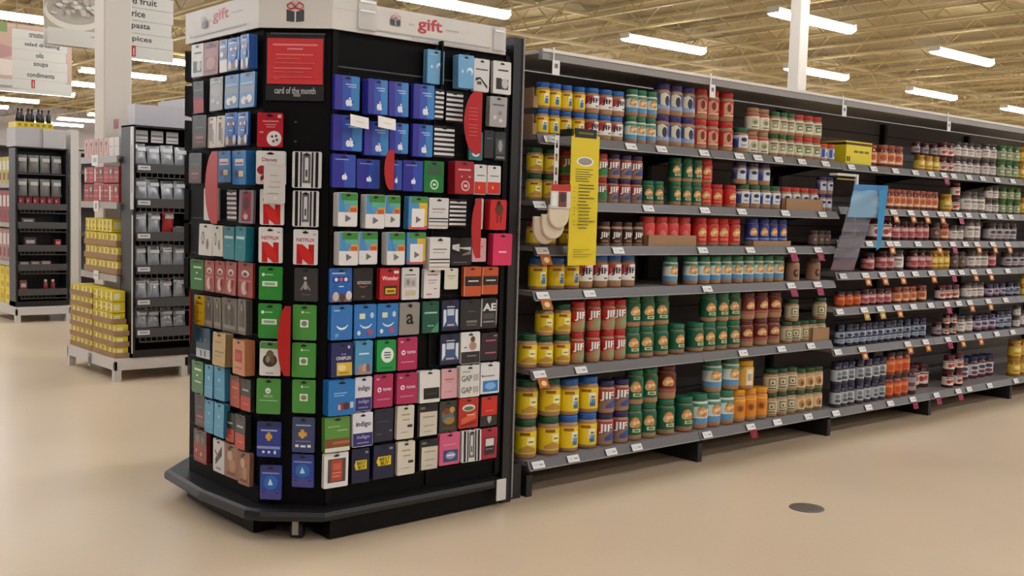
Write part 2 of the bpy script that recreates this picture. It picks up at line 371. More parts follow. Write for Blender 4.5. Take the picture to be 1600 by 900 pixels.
CARDS = [
 ("R",0,"lblue",2.632,1.946,0.084,0.136,3),
 ("R",0,"lblue",2.775,1.941,0.078,0.136,5),
 ("R",0,"wdots",2.88,1.939,0.083,0.136,2),
 ("R",0,"wblock",2.991,1.941,0.097,0.138,2),
 ("R",1,"apple",2.221,1.802,0.108,0.131,2),
 ("R",1,"apple",2.343,1.798,0.09,0.135,5),
 ("R",1,"apple",2.458,1.801,0.091,0.136,2),
 ("R",1,"apple",2.576,1.802,0.099,0.138,3),
 ("R",1,"hstripe",2.667,1.794,0.047,0.125,1),
 ("R",1,"hstripe",2.745,1.791,0.089,0.128,1),
 ("R",1,"graydot",2.97,1.789,0.093,0.127,3),
 ("R",2,"apple",2.226,1.651,0.129,0.135,2),
 ("R",2,"apple",2.352,1.637,0.11,0.132,3),
 ("R",2,"apple",2.464,1.64,0.089,0.121,2),
 ("R",2,"apple",2.581,1.643,0.097,0.13,2),
 ("R",2,"hstripe",2.695,1.645,0.106,0.128,1),
 ("R",2,"tealc",2.864,1.633,0.073,0.118,1),
 ("R",2,"darkgray",2.937,1.644,0.053,0.117,1),
 ("R",2,"darkphoto",2.998,1.642,0.061,0.121,1),
 ("R",3,"appled",2.211,1.502,0.104,0.127,2),
 ("R",3,"appled",2.322,1.489,0.104,0.114,2),
 ("R",3,"appled",2.458,1.493,0.059,0.119,1),
 ("R",3,"appled",2.536,1.495,0.092,0.123,2),
 ("R",3,"greenwreath",2.641,1.498,0.098,0.127,2),
 ("R",3,"redwreath",2.773,1.504,0.098,0.135,6),
 ("R",3,"whitered",2.893,1.497,0.067,0.127,1),
 ("R",3,"whitered",2.969,1.496,0.072,0.123,1),
 ("R",4,"play",2.216,1.356,0.083,0.13,5),
 ("R",4,"play",2.342,1.352,0.086,0.132,5),
 ("R",4,"play",2.441,1.351,0.072,0.125,2),
 ("R",4,"play2",2.554,1.351,0.092,0.133,4),
 ("R",4,"wband",2.671,1.349,0.099,0.127,2),
 ("R",4,"hstripe",2.776,1.347,0.09,0.117,1),
 ("R",4,"creambrown",2.895,1.353,0.04,0.131,1),
 ("R",4,"redphoto",2.971,1.35,0.086,0.129,5),
 ("R",5,"play",2.222,1.206,0.083,0.129,5),
 ("R",5,"play",2.329,1.206,0.086,0.128,2),
 ("R",5,"play",2.442,1.206,0.083,0.13,5),
 ("R",5,"play2",2.56,1.206,0.093,0.13,2),
 ("R",5,"wband",2.662,1.187,0.102,0.135,5),
 ("R",5,"bwpoly",2.8,1.184,0.11,0.116,1),
 ("R",5,"palepink",2.896,1.184,0.074,0.101,1),
 ("R",5,"hotpink",3.007,1.205,0.105,0.14,4),
 ("R",6,"bluepics",2.211,1.064,0.101,0.132,1),
 ("R",6,"blackword",2.308,1.063,0.086,0.126,2),
 ("R",6,"redyellow",2.428,1.062,0.092,0.126,3),
 ("R",6,"wdoodle",2.541,1.062,0.086,0.131,1),
 ("R",6,"wpinktext",2.645,1.056,0.082,0.122,2),
 ("R",6,"creamsmall",2.757,1.056,0.07,0.089,0),
 ("R",6,"orangeblk",2.858,1.062,0.094,0.126,2),
 ("R",6,"orangeblk",2.956,1.06,0.086,0.119,2),
 ("R",7,"bluesmile",2.208,0.921,0.092,0.135,3),
 ("R",7,"bluesmile2",2.327,0.919,0.102,0.136,1),
 ("R",7,"bluesmile2",2.434,0.919,0.099,0.133,1),
 ("R",7,"grayA",2.535,0.919,0.098,0.131,2),
 ("R",7,"dgreen",2.647,0.92,0.084,0.131,1),
 ("R",7,"navyphoto",2.749,0.922,0.092,0.129,1),
 ("R",7,"blackplain",2.858,0.921,0.105,0.129,1),
 ("R",7,"AE",2.961,0.924,0.092,0.131,1),
 ("R",8,"cineplex",2.211,0.775,0.093,0.134,3),
 ("R",8,"lbluephoto",2.313,0.776,0.078,0.134,3),
 ("R",8,"spot",2.424,0.773,0.088,0.127,2),
 ("R",8,"itunesp",2.534,0.777,0.096,0.135,1),
 ("R",8,"navyphoto",2.752,0.778,0.102,0.128,1),
 ("R",8,"wphotoblk",2.862,0.781,0.105,0.136,1),
 ("R",8,"blackpink",2.969,0.772,0.094,0.121,1),
 ("R",9,"bluebig",2.203,0.632,0.116,0.143,5),
 ("R",9,"indigo",2.325,0.63,0.078,0.142,1),
 ("R",9,"itunesp",2.42,0.633,0.09,0.135,1),
 ("R",9,"itunesp",2.529,0.631,0.096,0.127,2),
 ("R",9,"whiteblk",2.638,0.634,0.102,0.134,3),
 ("R",9,"palepink",2.753,0.631,0.082,0.126,1),
 ("R",9,"gap",2.85,0.64,0.105,0.136,3),
 ("R",9,"whiteblue",2.969,0.642,0.105,0.135,2),
 ("R",10,"greenbrown",2.196,0.486,0.11,0.142,3),
 ("R",10,"indigo",2.318,0.488,0.093,0.135,2),
 ("R",10,"navyplain",2.425,0.492,0.093,0.134,1),
 ("R",10,"cream",2.526,0.496,0.083,0.138,2),
 ("R",10,"blackcream",2.644,0.491,0.101,0.136,1),
 ("R",10,"foodphoto",2.752,0.493,0.092,0.133,1),
 ("R",10,"redpizza",2.849,0.499,0.102,0.13,3),
 ("R",10,"redblack",2.975,0.493,0.095,0.132,1),
 ("R",11,"wredphoto",2.2,0.342,0.107,0.143,2),
 ("R",11,"bestbuy",2.317,0.343,0.081,0.146,1),
 ("R",11,"bestbuy",2.423,0.347,0.1,0.148,2),
 ("R",11,"cream",2.532,0.347,0.087,0.139,2),
 ("R",11,"blackcream",2.654,0.341,0.093,0.131,1),
 ("R",11,"pinknavy",2.757,0.358,0.106,0.147,2),
 ("R",11,"vstripe",2.875,0.356,0.103,0.148,2),
 ("R",11,"redtag",2.982,0.352,0.092,0.138,1),
 ("L",0,"wblock",4.313,1.962,0.106,0.135,1),
 ("L",0,"redbrown",4.182,1.959,0.131,0.135,1),
 ("L",0,"bluemix",4.074,1.956,0.075,0.13,1),
 ("L",0,"bluetall",3.981,1.954,0.1,0.128,1),
 ("L",0,"bluetall",3.839,1.949,0.074,0.131,4),
 ("L",1,"redgray",4.304,1.808,0.093,0.133,1),
 ("L",1,"brownish",4.132,1.811,0.141,0.134,1),
 ("L",1,"bluesil",3.992,1.81,0.117,0.131,1),
 ("L",1,"bluesil",3.861,1.81,0.123,0.135,1),
 ("L",2,"darkred",4.271,1.665,0.142,0.135,2),
 ("L",2,"creamtxt",4.17,1.653,0.083,0.125,1),
 ("L",2,"creamtxt",4.088,1.654,0.069,0.126,1),
 ("L",2,"bluetall",3.997,1.662,0.101,0.132,1),
 ("L",2,"bluetall",3.896,1.659,0.092,0.129,1),
 ("L",3,"darkred",4.308,1.509,0.188,0.126,2),
 ("L",3,"bluebox",4.062,1.512,0.127,0.126,1),
 ("L",3,"bluebox",3.86,1.507,0.119,0.131,5),
 ("L",4,"whitefig",4.174,1.362,0.186,0.132,1),
 ("L",4,"hstripe",3.984,1.356,0.087,0.123,1),
 ("L",4,"redgrayf",3.859,1.356,0.14,0.13,1),
 ("L",5,"whitefig",4.219,1.214,0.116,0.131,1),
 ("L",5,"whitefig",4.112,1.211,0.088,0.126,1),
 ("L",5,"teal",4.008,1.209,0.096,0.131,1),
 ("L",5,"teal",3.854,1.213,0.086,0.134,4),
 ("L",6,"greensc",4.304,1.062,0.119,0.129,1),
 ("L",6,"redwhite",4.183,1.063,0.097,0.128,1),
 ("L",6,"redwhite",4.085,1.066,0.088,0.131,1),
 ("L",6,"redwhite",3.985,1.069,0.101,0.134,1),
 ("L",6,"redwhite",3.863,1.073,0.13,0.138,1),
 ("L",7,"yellowc",4.276,0.912,0.094,0.126,1),
 ("L",7,"photogray",4.187,0.914,0.073,0.128,1),
 ("L",7,"photogray",4.109,0.915,0.071,0.129,1),
 ("L",7,"photogray",3.999,0.921,0.125,0.14,1),
 ("L",7,"photogray",3.856,0.928,0.07,0.143,3),
 ("L",8,"tealblue",4.224,0.779,0.179,0.129,2),
 ("L",8,"creamtan",4.033,0.779,0.11,0.135,4),
 ("L",8,"orangesq",3.846,0.771,0.103,0.143,5),
 ("L",9,"greensc",4.29,0.63,0.12,0.143,1),
 ("L",9,"skyblue",4.178,0.628,0.079,0.148,1),
 ("L",9,"skyblue",4.047,0.638,0.087,0.147,3),
 ("L",9,"redblk2",3.943,0.614,0.081,0.127,1),
 ("L",9,"redblk",3.834,0.616,0.081,0.127,2),
 ("L",10,"darkred",4.268,0.49,0.094,0.147,1),
 ("L",10,"skyblue",4.175,0.48,0.079,0.146,1),
 ("L",10,"skyblue",4.044,0.488,0.087,0.145,3),
 ("L",10,"redblk",3.978,0.458,0.068,0.12,1),
 ("L",10,"redblk",3.86,0.471,0.087,0.145,3),
 ("L",11,"redcal",4.241,0.342,0.231,0.151,2),
 ("L",11,"wblk",4.082,0.329,0.1,0.144,1),
 ("L",11,"brownf",3.966,0.331,0.108,0.147,1),
 ("L",11,"brownf",3.841,0.325,0.087,0.133,2),
 ("C",0,"reddots",-0.094,1.651,0.1,0.13,1,0),
 ("C",1,"whitescript",-0.088,1.506,0.112,0.127,2,0),
 ("C",1,"vstripe",0.051,1.507,0.113,0.138,1,1),
 ("C",2,"enn",-0.084,1.36,0.093,0.136,1,0),
 ("C",2,"vstripe",0.049,1.358,0.101,0.137,1,1),
 ("C",3,"enn",-0.088,1.215,0.092,0.137,1,0),
 ("C",3,"enn",0.05,1.21,0.095,0.135,1,1),
 ("C",4,"greenbar",-0.085,1.064,0.091,0.129,1,0),
 ("C",4,"grayfig",0.054,1.062,0.091,0.128,1,1),
 ("C",5,"greenbar",-0.086,0.92,0.091,0.135,1,0),
 ("C",5,"greenx",0.05,0.92,0.092,0.137,1,1),
 ("C",6,"wgreenphoto",-0.083,0.773,0.081,0.133,1,0),
 ("C",6,"greenx",0.05,0.773,0.092,0.135,1,1),
 ("C",7,"xbox",-0.087,0.628,0.095,0.139,1,0),
 ("C",7,"greenx",0.052,0.629,0.091,0.131,1,1),
 ("C",8,"plus",-0.083,0.459,0.095,0.139,1,0),
 ("C",8,"plus2",0.053,0.482,0.088,0.138,1,1),
 ("C",9,"tri",-0.074,0.287,0.084,0.135,1,0),
 ("C",9,"tri",0.052,0.336,0.086,0.131,1,1),
]
# ================================================================== the building
FX0, FX1, FY0, FY1, CEIL = -16.0, 56.0, -12.0, 58.0, 6.0
deck = deck_material()
steel = M('#a3905f', 0.6, name='painted_joist')
struct(MB().box(FX0, FX1, FY0, FY1, -0.2, 0, floor_material()).build('floor'))
struct(MB().box(FX0, FX1, FY0, FY1, CEIL, CEIL+0.2, deck).build('ceiling'))
wm = M('#a79f9c', 0.8, var=0.05)
struct(MB().box(FX0-0.2, FX0, FY0, FY1, 0, CEIL, wm).build('wall_left'))
struct(MB().box(FX1, FX1+0.2, FY0, FY1, 0, CEIL, M('#a8905c', 0.8)).build('wall_right'))
struct(MB().box(FX0, FX1, FY1, FY1+0.2, 0, CEIL, wm).build('wall_back'))
struct(MB().box(FX0, FX1, FY0-0.2, FY0, 0, CEIL, wm).build('wall_front'))
def joist(x, y0, y1):
    mb = MB()
    mb.box(x-0.045, x+0.045, y0, y1, 5.36, 5.40, steel)
    mb.box(x-0.045, x+0.045, y0, y1, 5.90, 5.95, steel)
    y = y0; up = False
    while y < y1-0.6:
        mb.bar((x, y, 5.38 if not up else 5.92), (x, y+0.62, 5.92 if not up else 5.38), 0.013, steel, 4)
        up = not up; y += 0.62
    return mb
k = 1
for i in range(34):
    x = 2.0 + 1.55*i
    struct(joist(x, 0.0, FY1-0.1).build('trim_%d' % k)); k += 1
for gy in (8.45, 17.8, 27.1, 36.5, 46.0):        # deep girders over the column lines
    mb = MB()
    mb.box(FX0+0.1, FX1-0.1, gy-0.07, gy+0.07, 5.12, 5.17, steel).box(FX0+0.1, FX1-0.1, gy-0.07, gy+0.07, 5.80, 5.86, steel)
    x = -5.0; up = False
    while x < FX1-1.3:
        mb.bar((x, gy, 5.15 if not up else 5.83), (x+0.8, gy, 5.83 if not up else 5.15), 0.022, steel, 4); up = not up; x += 0.8
    struct(mb.build('trim_%d' % k)); k += 1
column_paint = M('#cdc2b4', 0.55, name='column_paint')
def column(x0, x1, y0, y1, label):
    mb = MB()
    b = 0.012
    pts = [(x0+b,y0),(x1-b,y0),(x1,y0+b),(x1,y1-b),(x1-b,y1),(x0+b,y1),(x0,y1-b),(x0,y0+b)]
    mb.prism(pts, 0, 5.12, column_paint)
    mb.box(x0-0.05, x1+0.05, y0-0.05, y1+0.05, 5.10, 5.12, column_paint)
    return tag(mb.build('support_column'), label, 'column')
column(3.147, 3.372, 8.66, 8.88, 'square off-white steel column rising behind the red boxes at left')
column(12.30, 12.49, 8.50, 8.68, 'slim off-white steel column behind the long peanut butter shelf')

# ------------------------------------------------------------------ strip lights
glow = bpy.data.materials.new('lamp_diffuser'); glow.use_nodes = True
gb = glow.node_tree.nodes['Principled BSDF']
gb.inputs['Base Color'].default_value = (0.9, 0.9, 0.9, 1)
gb.inputs['Emission Color'].default_value = LAMP_COLOR + (1,)
gb.inputs['Emission Strength'].default_value = LAMP_STRENGTH
def lamp_meshes():
    a = MB().box(-1.22, 1.22, -0.10, 0.10, 0.0, 0.07, M('#cfc8ba', 0.5))
    for sx in (-0.8, 0.8): a.bar((sx, 0, 0.06), (sx, 0, 0.48), 0.006, M('#8c8069', 0.5), 6)
    a.box(-1.24, -1.20, -0.12, 0.12, -0.02, 0.09, M('#cfc8ba', 0.5)); a.box(1.20, 1.24, -0.12, 0.12, -0.02, 0.09, M('#cfc8ba', 0.5))
    d = MB()
    pts = []
    for i in range(9):
        t = math.pi*i/8
        pts.append((-0.135*math.cos(t), -0.075*math.sin(t)))
    vs = [(x, p[0], p[1]) for x in (-1.2, 1.2) for p in pts]
    d.add(vs, [(i, i+1, 9+i+1, 9+i) for i in range(8)] + [tuple(range(9)), tuple(range(17, 8, -1))], glow, False)
    return a.mesh('housing'), d.mesh('diffuser')
LH, LD = lamp_meshes()
big = {(16.95, 11.45): 'bright strip light crossing behind the slim off-white column, nearer one', (22.5, 11.45): 'bright strip light high at right, apart from the column',
       (11.7, 15.3): 'largest bright strip light, above the gift card kiosk header', (17.3, 15.3): 'bright strip light above the start of the peanut butter shelf',
       (22.9, 15.3): 'smaller bright strip light crossing low behind the slim off-white column', (28.5, 15.3): 'small strip light right of the column, low above the shelf canopy',
       (34.1, 15.3): 'last small strip light at the right edge, just above the canopy'}
for j in range(-6, 11):
    y = 15.3 + 3.85*j
    for i in range(-4, 9):
        x = 0.5 + 5.6*i + (-0.35 if j == -1 else 0)
        x += 5.6
        if j <= -3: x += 2.7  # unseen lamp rows, shifted sideways to brighten the floor at right
        x = round(x, 2)
        if x < -3 and y < 12: continue  # unseen lamps left out here so the left floor stays darker
        if x > FX1-2 or x < FX0+2 or y > FY1-2 or y < FY0+1: continue
        o = empty('ceiling_light', (x, y, 4.9))
        link(LH, 'housing', o); link(LD, 'diffuser', o)
        lab = None
        for (bx, by), t in big.items():
            if abs(bx-x) < 0.7 and abs(by-y) < 0.5: lab = t
        if lab: tag(o, lab, 'ceiling light')
        elif y > 18: tag(o, 'white strip light hanging in the far rows of the store ceiling', 'ceiling light', 'distant ceiling strip lights')
        else: tag(o, 'unseen white strip light near the camera, above or outside the photo', 'ceiling light', 'overhead strip lights outside the view')

# ================================================================== shelving
dark_metal = M('#161415', 0.5, name='dark_shelf_metal')
grey_metal = M('#625d5b', 0.38, 0.25, name='grey_shelf_rail')
shelf_metal = M('#8b817b', 0.5, name='shelf_deck')
back_metal = M('#77716f', 0.6, name='shelf_back')
canopy_metal = M('#b4ada6', 0.35, 0.1, name='canopy_metal')
YF = 3.58
LZ = [1.65, 1.355, 1.148, 0.945, 0.585, 0.165]
RZ = [1.645, 1.385, 1.185, 0.99, 0.775, 0.53, 0.155]
def shelf_mb(x0, x1, z, y0=YF, y1=4.06):
    mb = MB()
    mb.box(x0, x1, y0+0.012, y1, z-0.022, z, shelf_metal)
    # price rail: slightly tilted front lip
    vs = [(x0,y0-0.006,z-0.04),(x1,y0-0.006,z-0.04),(x1,y0+0.012,z+0.002),(x0,y0+0.012,z+0.002),
          (x0,y0+0.004,z-0.042),(x1,y0+0.004,z-0.042),(x1,y0+0.02,z),(x0,y0+0.02,z)]
    mb.add(vs, [(0,1,2,3),(7,6,5,4),(3,2,6,7),(4,5,1,0),(0,3,7,4),(1,5,6,2)], grey_metal)
    mb.box(x0+0.004, x1-0.004, y0-0.009, y0+0.0, z-0.043, z-0.038, M('#9c9690', 0.4, 0.2))
    for i in range(2):   # brackets under the shelf ends
        xx = x0+0.012 if i == 0 else x1-0.012
        mb.add([(xx-0.004,y0+0.10,z-0.022),(xx-0.004,y1,z-0.022),(xx-0.004,y1,z-0.085),(xx+0.004,y0+0.10,z-0.022),(xx+0.004,y1,z-0.022),(xx+0.004,y1,z-0.085)],
               [(0,1,2),(5,4,3),(0,2,5,3)], dark_metal)
    return mb
bay_names = ['first shelving bay, nearest the gift card kiosk, holding large peanut butter jars',
  'second shelving bay from the kiosk, holding green and maroon nut jars',
  'third shelving bay, where the jam jars begin', 'fourth shelving bay, with the fallen gap of dark jars',
  'fifth shelving bay, at the right edge of the photo', 'sixth shelving bay, beyond the right edge']
for b in range(6):
    x0 = 3.225 + 1.215*b; x1 = x0 + 1.213
    if b == 1: x1 = 5.653
    if b == 2: x0 = 5.657
    o = empty('shelving_bay', (x0, YF, 0))
    def P(mb, name):
        ob = mb.build(name, o); ob.location = (-x0, -YF, 0); return ob
    for z in (LZ if b < 2 else RZ):
        P(shelf_mb(x0+0.002, x1, z), 'shelf')
    bk = MB().box(x0, x1, 4.06, 4.09, 0.06, 2.0, back_metal)
    for zz in [0.3 + 0.16*q for q in range(11)]: bk.box(x0, x1, 4.056, 4.061, zz, zz+0.006, dark_metal)
    P(bk, 'back_panel')
    up = MB().box(x0+0.001, x0+0.035, 4.02, 4.06, 0.0, 1.98, dark_metal)
    P(up, 'upright')
    ft = MB().add([(x0+0.001,YF+0.01,0),(x0+0.036,YF+0.01,0),(x0+0.036,4.06,0),(x0+0.001,4.06,0),(x0+0.001,YF+0.01,0.10),(x0+0.036,YF+0.01,0.10),(x0+0.036,4.06,0.13),(x0+0.001,4.06,0.13)],
                  [(3,2,1,0),(4,5,6,7),(0,1,5,4),(1,2,6,5),(2,3,7,6),(3,0,4,7)], dark_metal)
    P(ft, 'foot')
    cn = MB()
    cn.box(x0, x1, YF+0.01, 4.06, 2.006, 2.018, canopy_metal)
    cn.box(x0, x1, YF-0.012, YF+0.012, 1.978, 2.022, M('#8f8883', .35, .1))
    cn.box(x0, x1, YF-0.018, YF-0.008, 2.012, 2.026, M('#e4ddd6', 0.3))
    P(cn, 'canopy')
    # the other side of the same unit
    o2 = MB().box(x0, x1, 4.09, 4.62, 0.06, 0.16, dark_metal)
    for z in (0.5, 0.9, 1.3, 1.65): o2.box(x0, x1, 4.09, 4.55, z-0.03, z, shelf_metal)
    o2.box(x0, x1, 4.09, 4.62, 2.006, 2.02, canopy_metal)
    P(o2, 'rear_shelf_set')
    tag(o, bay_names[b], 'shelving')
# end panel beside the kiosk
ep = MB().box(3.065, 3.118, 3.575, 4.64, 0.0, 2.055, M('#1a1818', 0.4)).box(3.116, 3.124, 3.568, 3.59, 0.02, 2.055, M('#8d8885', 0.35, 0.3)).box(3.13, 3.20, 3.60, 4.6, 0.0, 0.16, dark_metal).box(3.14, 3.17, 3.98, 4.02, .16, 1.98, dark_metal)
tag(ep.build('end_panel'), 'tall dark end panel with pale front edge between kiosk and shelves', 'shelving panel')

# ------------------------------------------------------------------ jars
PB = M('#a37a58', 0.3, var=0.06, name='peanut_butter')
def jar_profile(kind_pb, r, h):
    if kind_pb:
        return [(r*0.80,0),(r*0.93,h*0.015),(r*0.99,h*0.06),(r,h*0.12),(r,h*0.68),(r*0.985,h*0.73),(r*0.90,h*0.79),(r*0.82,h*0.815),(r*0.82,h*0.84)]
    return [(r*0.85,0),(r*0.97,h*0.02),(r,h*0.06),(r,h*0.66),(r*0.95,h*0.74),(r*0.84,h*0.80),(r*0.82,h*0.86)]
def lid_profile(kind_pb, r, h):
    if kind_pb:
        return [(r*0.86,h*0.815),(r*0.905,h*0.82),(r*0.905,h*0.97),(r*0.87,h*0.995),(r*0.5,h)]
    return [(r*0.88,h*0.83),(r*0.91,h*0.835),(r*0.91,h*0.97),(r*0.88,h*0.995),(r*0.5,h)]
NUTS = [('e',.54,.62,.27,.26,'#b87838'),('e',.42,.52,.19,.17,'#dcae74'),('e',.68,.52,.20,.18,'#c98648'),('e',.54,.70,.16,.13,'#d99c58'),('e',.5,.58,.11,.10,'#f0cf9c'),('e',.70,.62,.08,.08,'#f0cc94')]
KM = [('r',.12,.72,.55,.88,'#8a3a18'),('r',.45,.30,.85,.66,'#f3eebb')]
def jif(bg, tc, low=None, blob='#a8231f'):
    o = [('p',[(-.3,.1,.9),(.15,.35,.95),(.55,.6,.98)],blob)]
    if low: o.append(('p',[(.1,.06,.25),(.6,.06,.45),(1.05,.06,.6)],low))
    o += [('t','JIF',.14,.34,.9,.80,'#f1efe8' if tc == 'w' else '#181417'),('t','JIF',.20,.30,.95,.76,'#181417' if tc == 'w' else '#f1efe8')]
    if tc == 'w': o = o[:-2] + [('t','JIF',.17,.30,.93,.76,'#181417'),('t','JIF',.13,.33,.89,.79,'#f1efe8')]
    return o
SQ = lambda c: [('r',.15,.70,.85,.86,'#6b5b46'),('r',.24,.22,.76,.66,c),('r',.34,.32,.66,.50,'#d9cfae')]
# kind: look, lid colour, body colour, label colour, (label bottom, top), printed shapes
KINDS = {
 'kb': ('blue-lidded jar, yellow label', '#1f5fa8', None, '#e8c60f', (.12,.72), [('r',.12,.76,.6,.9,'#9a5a12'),('r',.5,.30,.86,.74,'#e6ead9'),('r',.56,.12,.84,.46,'#2c6ba6'),('r',.6,.5,.8,.6,'#8a6a3a')]),
 'kg': ('green-lidded jar, yellow label', '#14502a', None, '#e3c417', (.14,.72), [('r',.15,.78,.62,.92,'#8e4a12'),('r',.48,.36,.88,.72,'#f0e7a6'),('p',[(.1,.06,.18),(.5,.06,.38),(.95,.06,.2)],'#b98a3c'),('r',.55,.48,.8,.55,'#7a7a50')]),
 'kr': ('maroon-lidded jar, yellow label', '#7c1f24', None, '#e3c417', (.14,.72), KM),
 'jb': ('blue-lidded jar, white and red label', '#2367b4', None, '#e9e2dc', (.22,.72), jif('w','d')[:1] + [('t','JIF',.24,.30,.98,.80,'#1b1a20'),('r',.7,.1,.95,.2,'#2d6b3c')]),
 'jr': ('red-lidded jar, red and white label', '#b8201f', None, '#b97a55', (.14,.74), [('p',[(-.4,.35,1),(.1,.3,1),(.55,.5,1),(1.0,.85,1)],'#b4201f'),('p',[(.45,.04,.2),(.8,.05,.42),(1.2,.1,.6)],'#7e9c6d'),('t','JIF',.19,.36,.95,.86,'#15131a'),('t','JIF',.15,.39,.91,.89,'#f4f1ea')]),
 'jp': ('purple-lidded jar, red and blue label', '#2e2150', None, '#8d6a5c', (.14,.74), [('p',[(-.4,.35,1),(.1,.3,1),(.55,.5,1),(1.0,.85,1)],'#b4232a'),('p',[(.45,.04,.2),(.8,.05,.42),(1.2,.1,.6)],'#3a4a86'),('t','JIF',.19,.36,.95,.86,'#15131a'),('t','JIF',.15,.39,.91,.89,'#f4f1ea')]),
 'jn': ('brown-lidded jar, dark brown label', '#3b241a', None, '#3a241a', (.10,.74), [('t','JIF',.15,.30,.91,.74,'#efe9e0'),('r',.3,.1,.8,.22,'#9a6b45')]),
 'jg': ('red-lidded jar, red and green label', '#a8231f', None, '#2c7a43', (.12,.74), [('p',[(-.4,.4,1),(.3,.35,1),(1.0,.7,1)],'#b8241f'),('t','JIF',.19,.36,.95,.86,'#15131a'),('t','JIF',.15,.39,.91,.89,'#f4f1ea')]),
 'ng': ('green jar with orange nut picture', '#1d6a45', None, '#0f5a3b', (.16,.80), NUTS + [('r',.40,.14,.86,.30,'#cfd7a8'),('r',.48,.18,.78,.26,'#3e7a4a')]),
 'nt': ('green-lidded white and blue jar with nuts', '#2f7455', None, '#d6dfd8', (.16,.80), [('r',-.45,-.0,1.45,.28,'#5d92b8'),('p',[(-.45,.8,1.0),(.3,.85,1.0),(1.45,.6,1.0)],'#4b8d70')] + NUTS),
 'nr': ('red jar with pale nut picture', '#c02a25', None, '#c4231d', (.12,.80), NUTS + [('r',.3,.12,.85,.26,'#e36a50')]),
 'nb': ('dark blue jar with orange nut picture', '#26357c', None, '#23388a', (.18,.80), NUTS + [('r',-.1,.1,1.0,.2,'#8aa0c8')]),
 'np': ('coral red jar with faint picture', '#c73a38', None, '#d2413b', (.08,.80), [('e',.5,.5,.22,.2,'#e0716a'),('r',.2,.12,.85,.24,'#e6857c')]),
 'nm': ('maroon jar with orange nut picture', '#5e2019', None, '#6b1f19', (.22,.80), NUTS + [('r',-.2,.02,1.1,.2,'#a4584a')]),
 'sb': ('purple-lidded jar, blue and grey label', '#37306f', None, '#4b5687', (.18,.72), [('r',-.45,0,1.45,.26,'#8fa4c2'),('p',[(.2,.3,.9),(.5,.2,.98),(.8,.3,.8)],'#d9cfae'),('e',.62,.5,.16,.3,'#2b2a4e'),('t','b',.3,.4,.5,.8,'#ede6cf')][:3]),
 'rb': ('red-lidded jar, patterned red label', '#c02b28', None, '#b32b25', (.16,.72), [('p',[(.2,.2,.8),(.5,.15,.9),(.85,.3,.7)],'#cf9a70'),('e',.55,.55,.15,.25,'#7d1f1c'),('r',.2,.04,.9,.16,'#dcb48e')]),
 'blg': ('green-lidded jar, white and blue label', '#1f5f3c', None, '#d8dadd', (.22,.74), [('r',-.45,0,.22,1,'#2d4b8a'),('e',.6,.6,.22,.16,'#2a3040'),('r',.4,.12,.8,.28,'#9aa2b4')]),
 'blr': ('red-lidded jar, white and blue label', '#b9332c', None, '#dcd6d2', (.22,.74), [('r',-.45,0,.2,1,'#34508c'),('e',.6,.6,.22,.16,'#33303a'),('r',.4,.12,.8,.28,'#a8a0a0')]),
 'blb': ('navy-lidded jar, white and blue label', '#242a66', None, '#cfd3dc', (.22,.74), [('r',-.45,0,.2,1,'#3a4a8c'),('e',.6,.6,.22,.16,'#2a2c40'),('r',.9,0,1.45,1,'#3a4a8c')]),
 'wt': ('tan-lidded jar, cream label', '#a87b5a', None, '#e0d8c0', (.10,.72), [('r',-.45,.86,1.45,1,'#b8453a'),('e',.5,.5,.28,.26,'#b9b48c'),('e',.5,.45,.16,.14,'#7c7a4c'),('r',.25,.08,.75,.16,'#4c5a3a')]),
 'wg': ('green-lidded jar, cream label', '#24603a', None, '#d9d0b4', (.16,.70), SQ('#8c8a64')),
 'wr': ('red-lidded jar, cream label', '#c0342e', None, '#dfd6b6', (.16,.70), SQ('#5f7a4c')),
 'ob': ('orange-lidded jar, white and blue label', '#d8542a', None, '#c8cbd6', (.16,.74), [('r',.3,.1,.62,.9,'#3450a0'),('r',.75,.2,.95,.6,'#5468a8')]),
 'dk': ('small dark jar, dim label', '#3a2f2c', '#3c2723', '#6c5148', (.16,.70), [('r',.2,.2,.8,.8,'#4a332e'),('e',.5,.5,.2,.2,'#9c8070')]),
 'bx': ('tan-brown jar, plain paper label', '#5b4033', None, '#9c7355', (.04,.80), [('e',.55,.45,.22,.25,'#3c2418'),('e',.6,.48,.1,.12,'#b07a4c')]),
 'cg': ('green-lidded jar, cream square label', '#234a2b', None, '#cbbf9c', (.16,.72), [('r',.2,.25,.8,.85,'#8b7c5c'),('r',.32,.36,.68,.72,'#d4caa8'),('r',.4,.44,.56,.6,'#4c4a30'),('r',.2,.06,.8,.16,'#4a5a38')]),
 'ct': ('green-lidded jar, cream and tan label', '#2c4d26', None, '#dcc49a', (.10,.76), [('r',-.45,.8,1.45,1,'#c9a878'),('e',.5,.45,.25,.3,'#b98448'),('e',.55,.4,.13,.16,'#7c4a22'),('r',.1,.0,.9,.08,'#50682c')]),
 'or': ('orange-lidded jar, bright orange label', '#e0931c', None, '#df8a1d', (.14,.78), [('e',.5,.5,.3,.22,'#c4701c'),('e',.5,.5,.16,.14,'#7c4318'),('r',.15,.86,.9,.95,'#f0b848')]),
 'oy': ('yellow-lidded jar, orange and white label', '#e3a91c', None, '#e2a844', (.14,.78), [('r',.35,.05,.75,.95,'#eadfc8'),('r',.42,.3,.68,.7,'#b4a490')]),
}
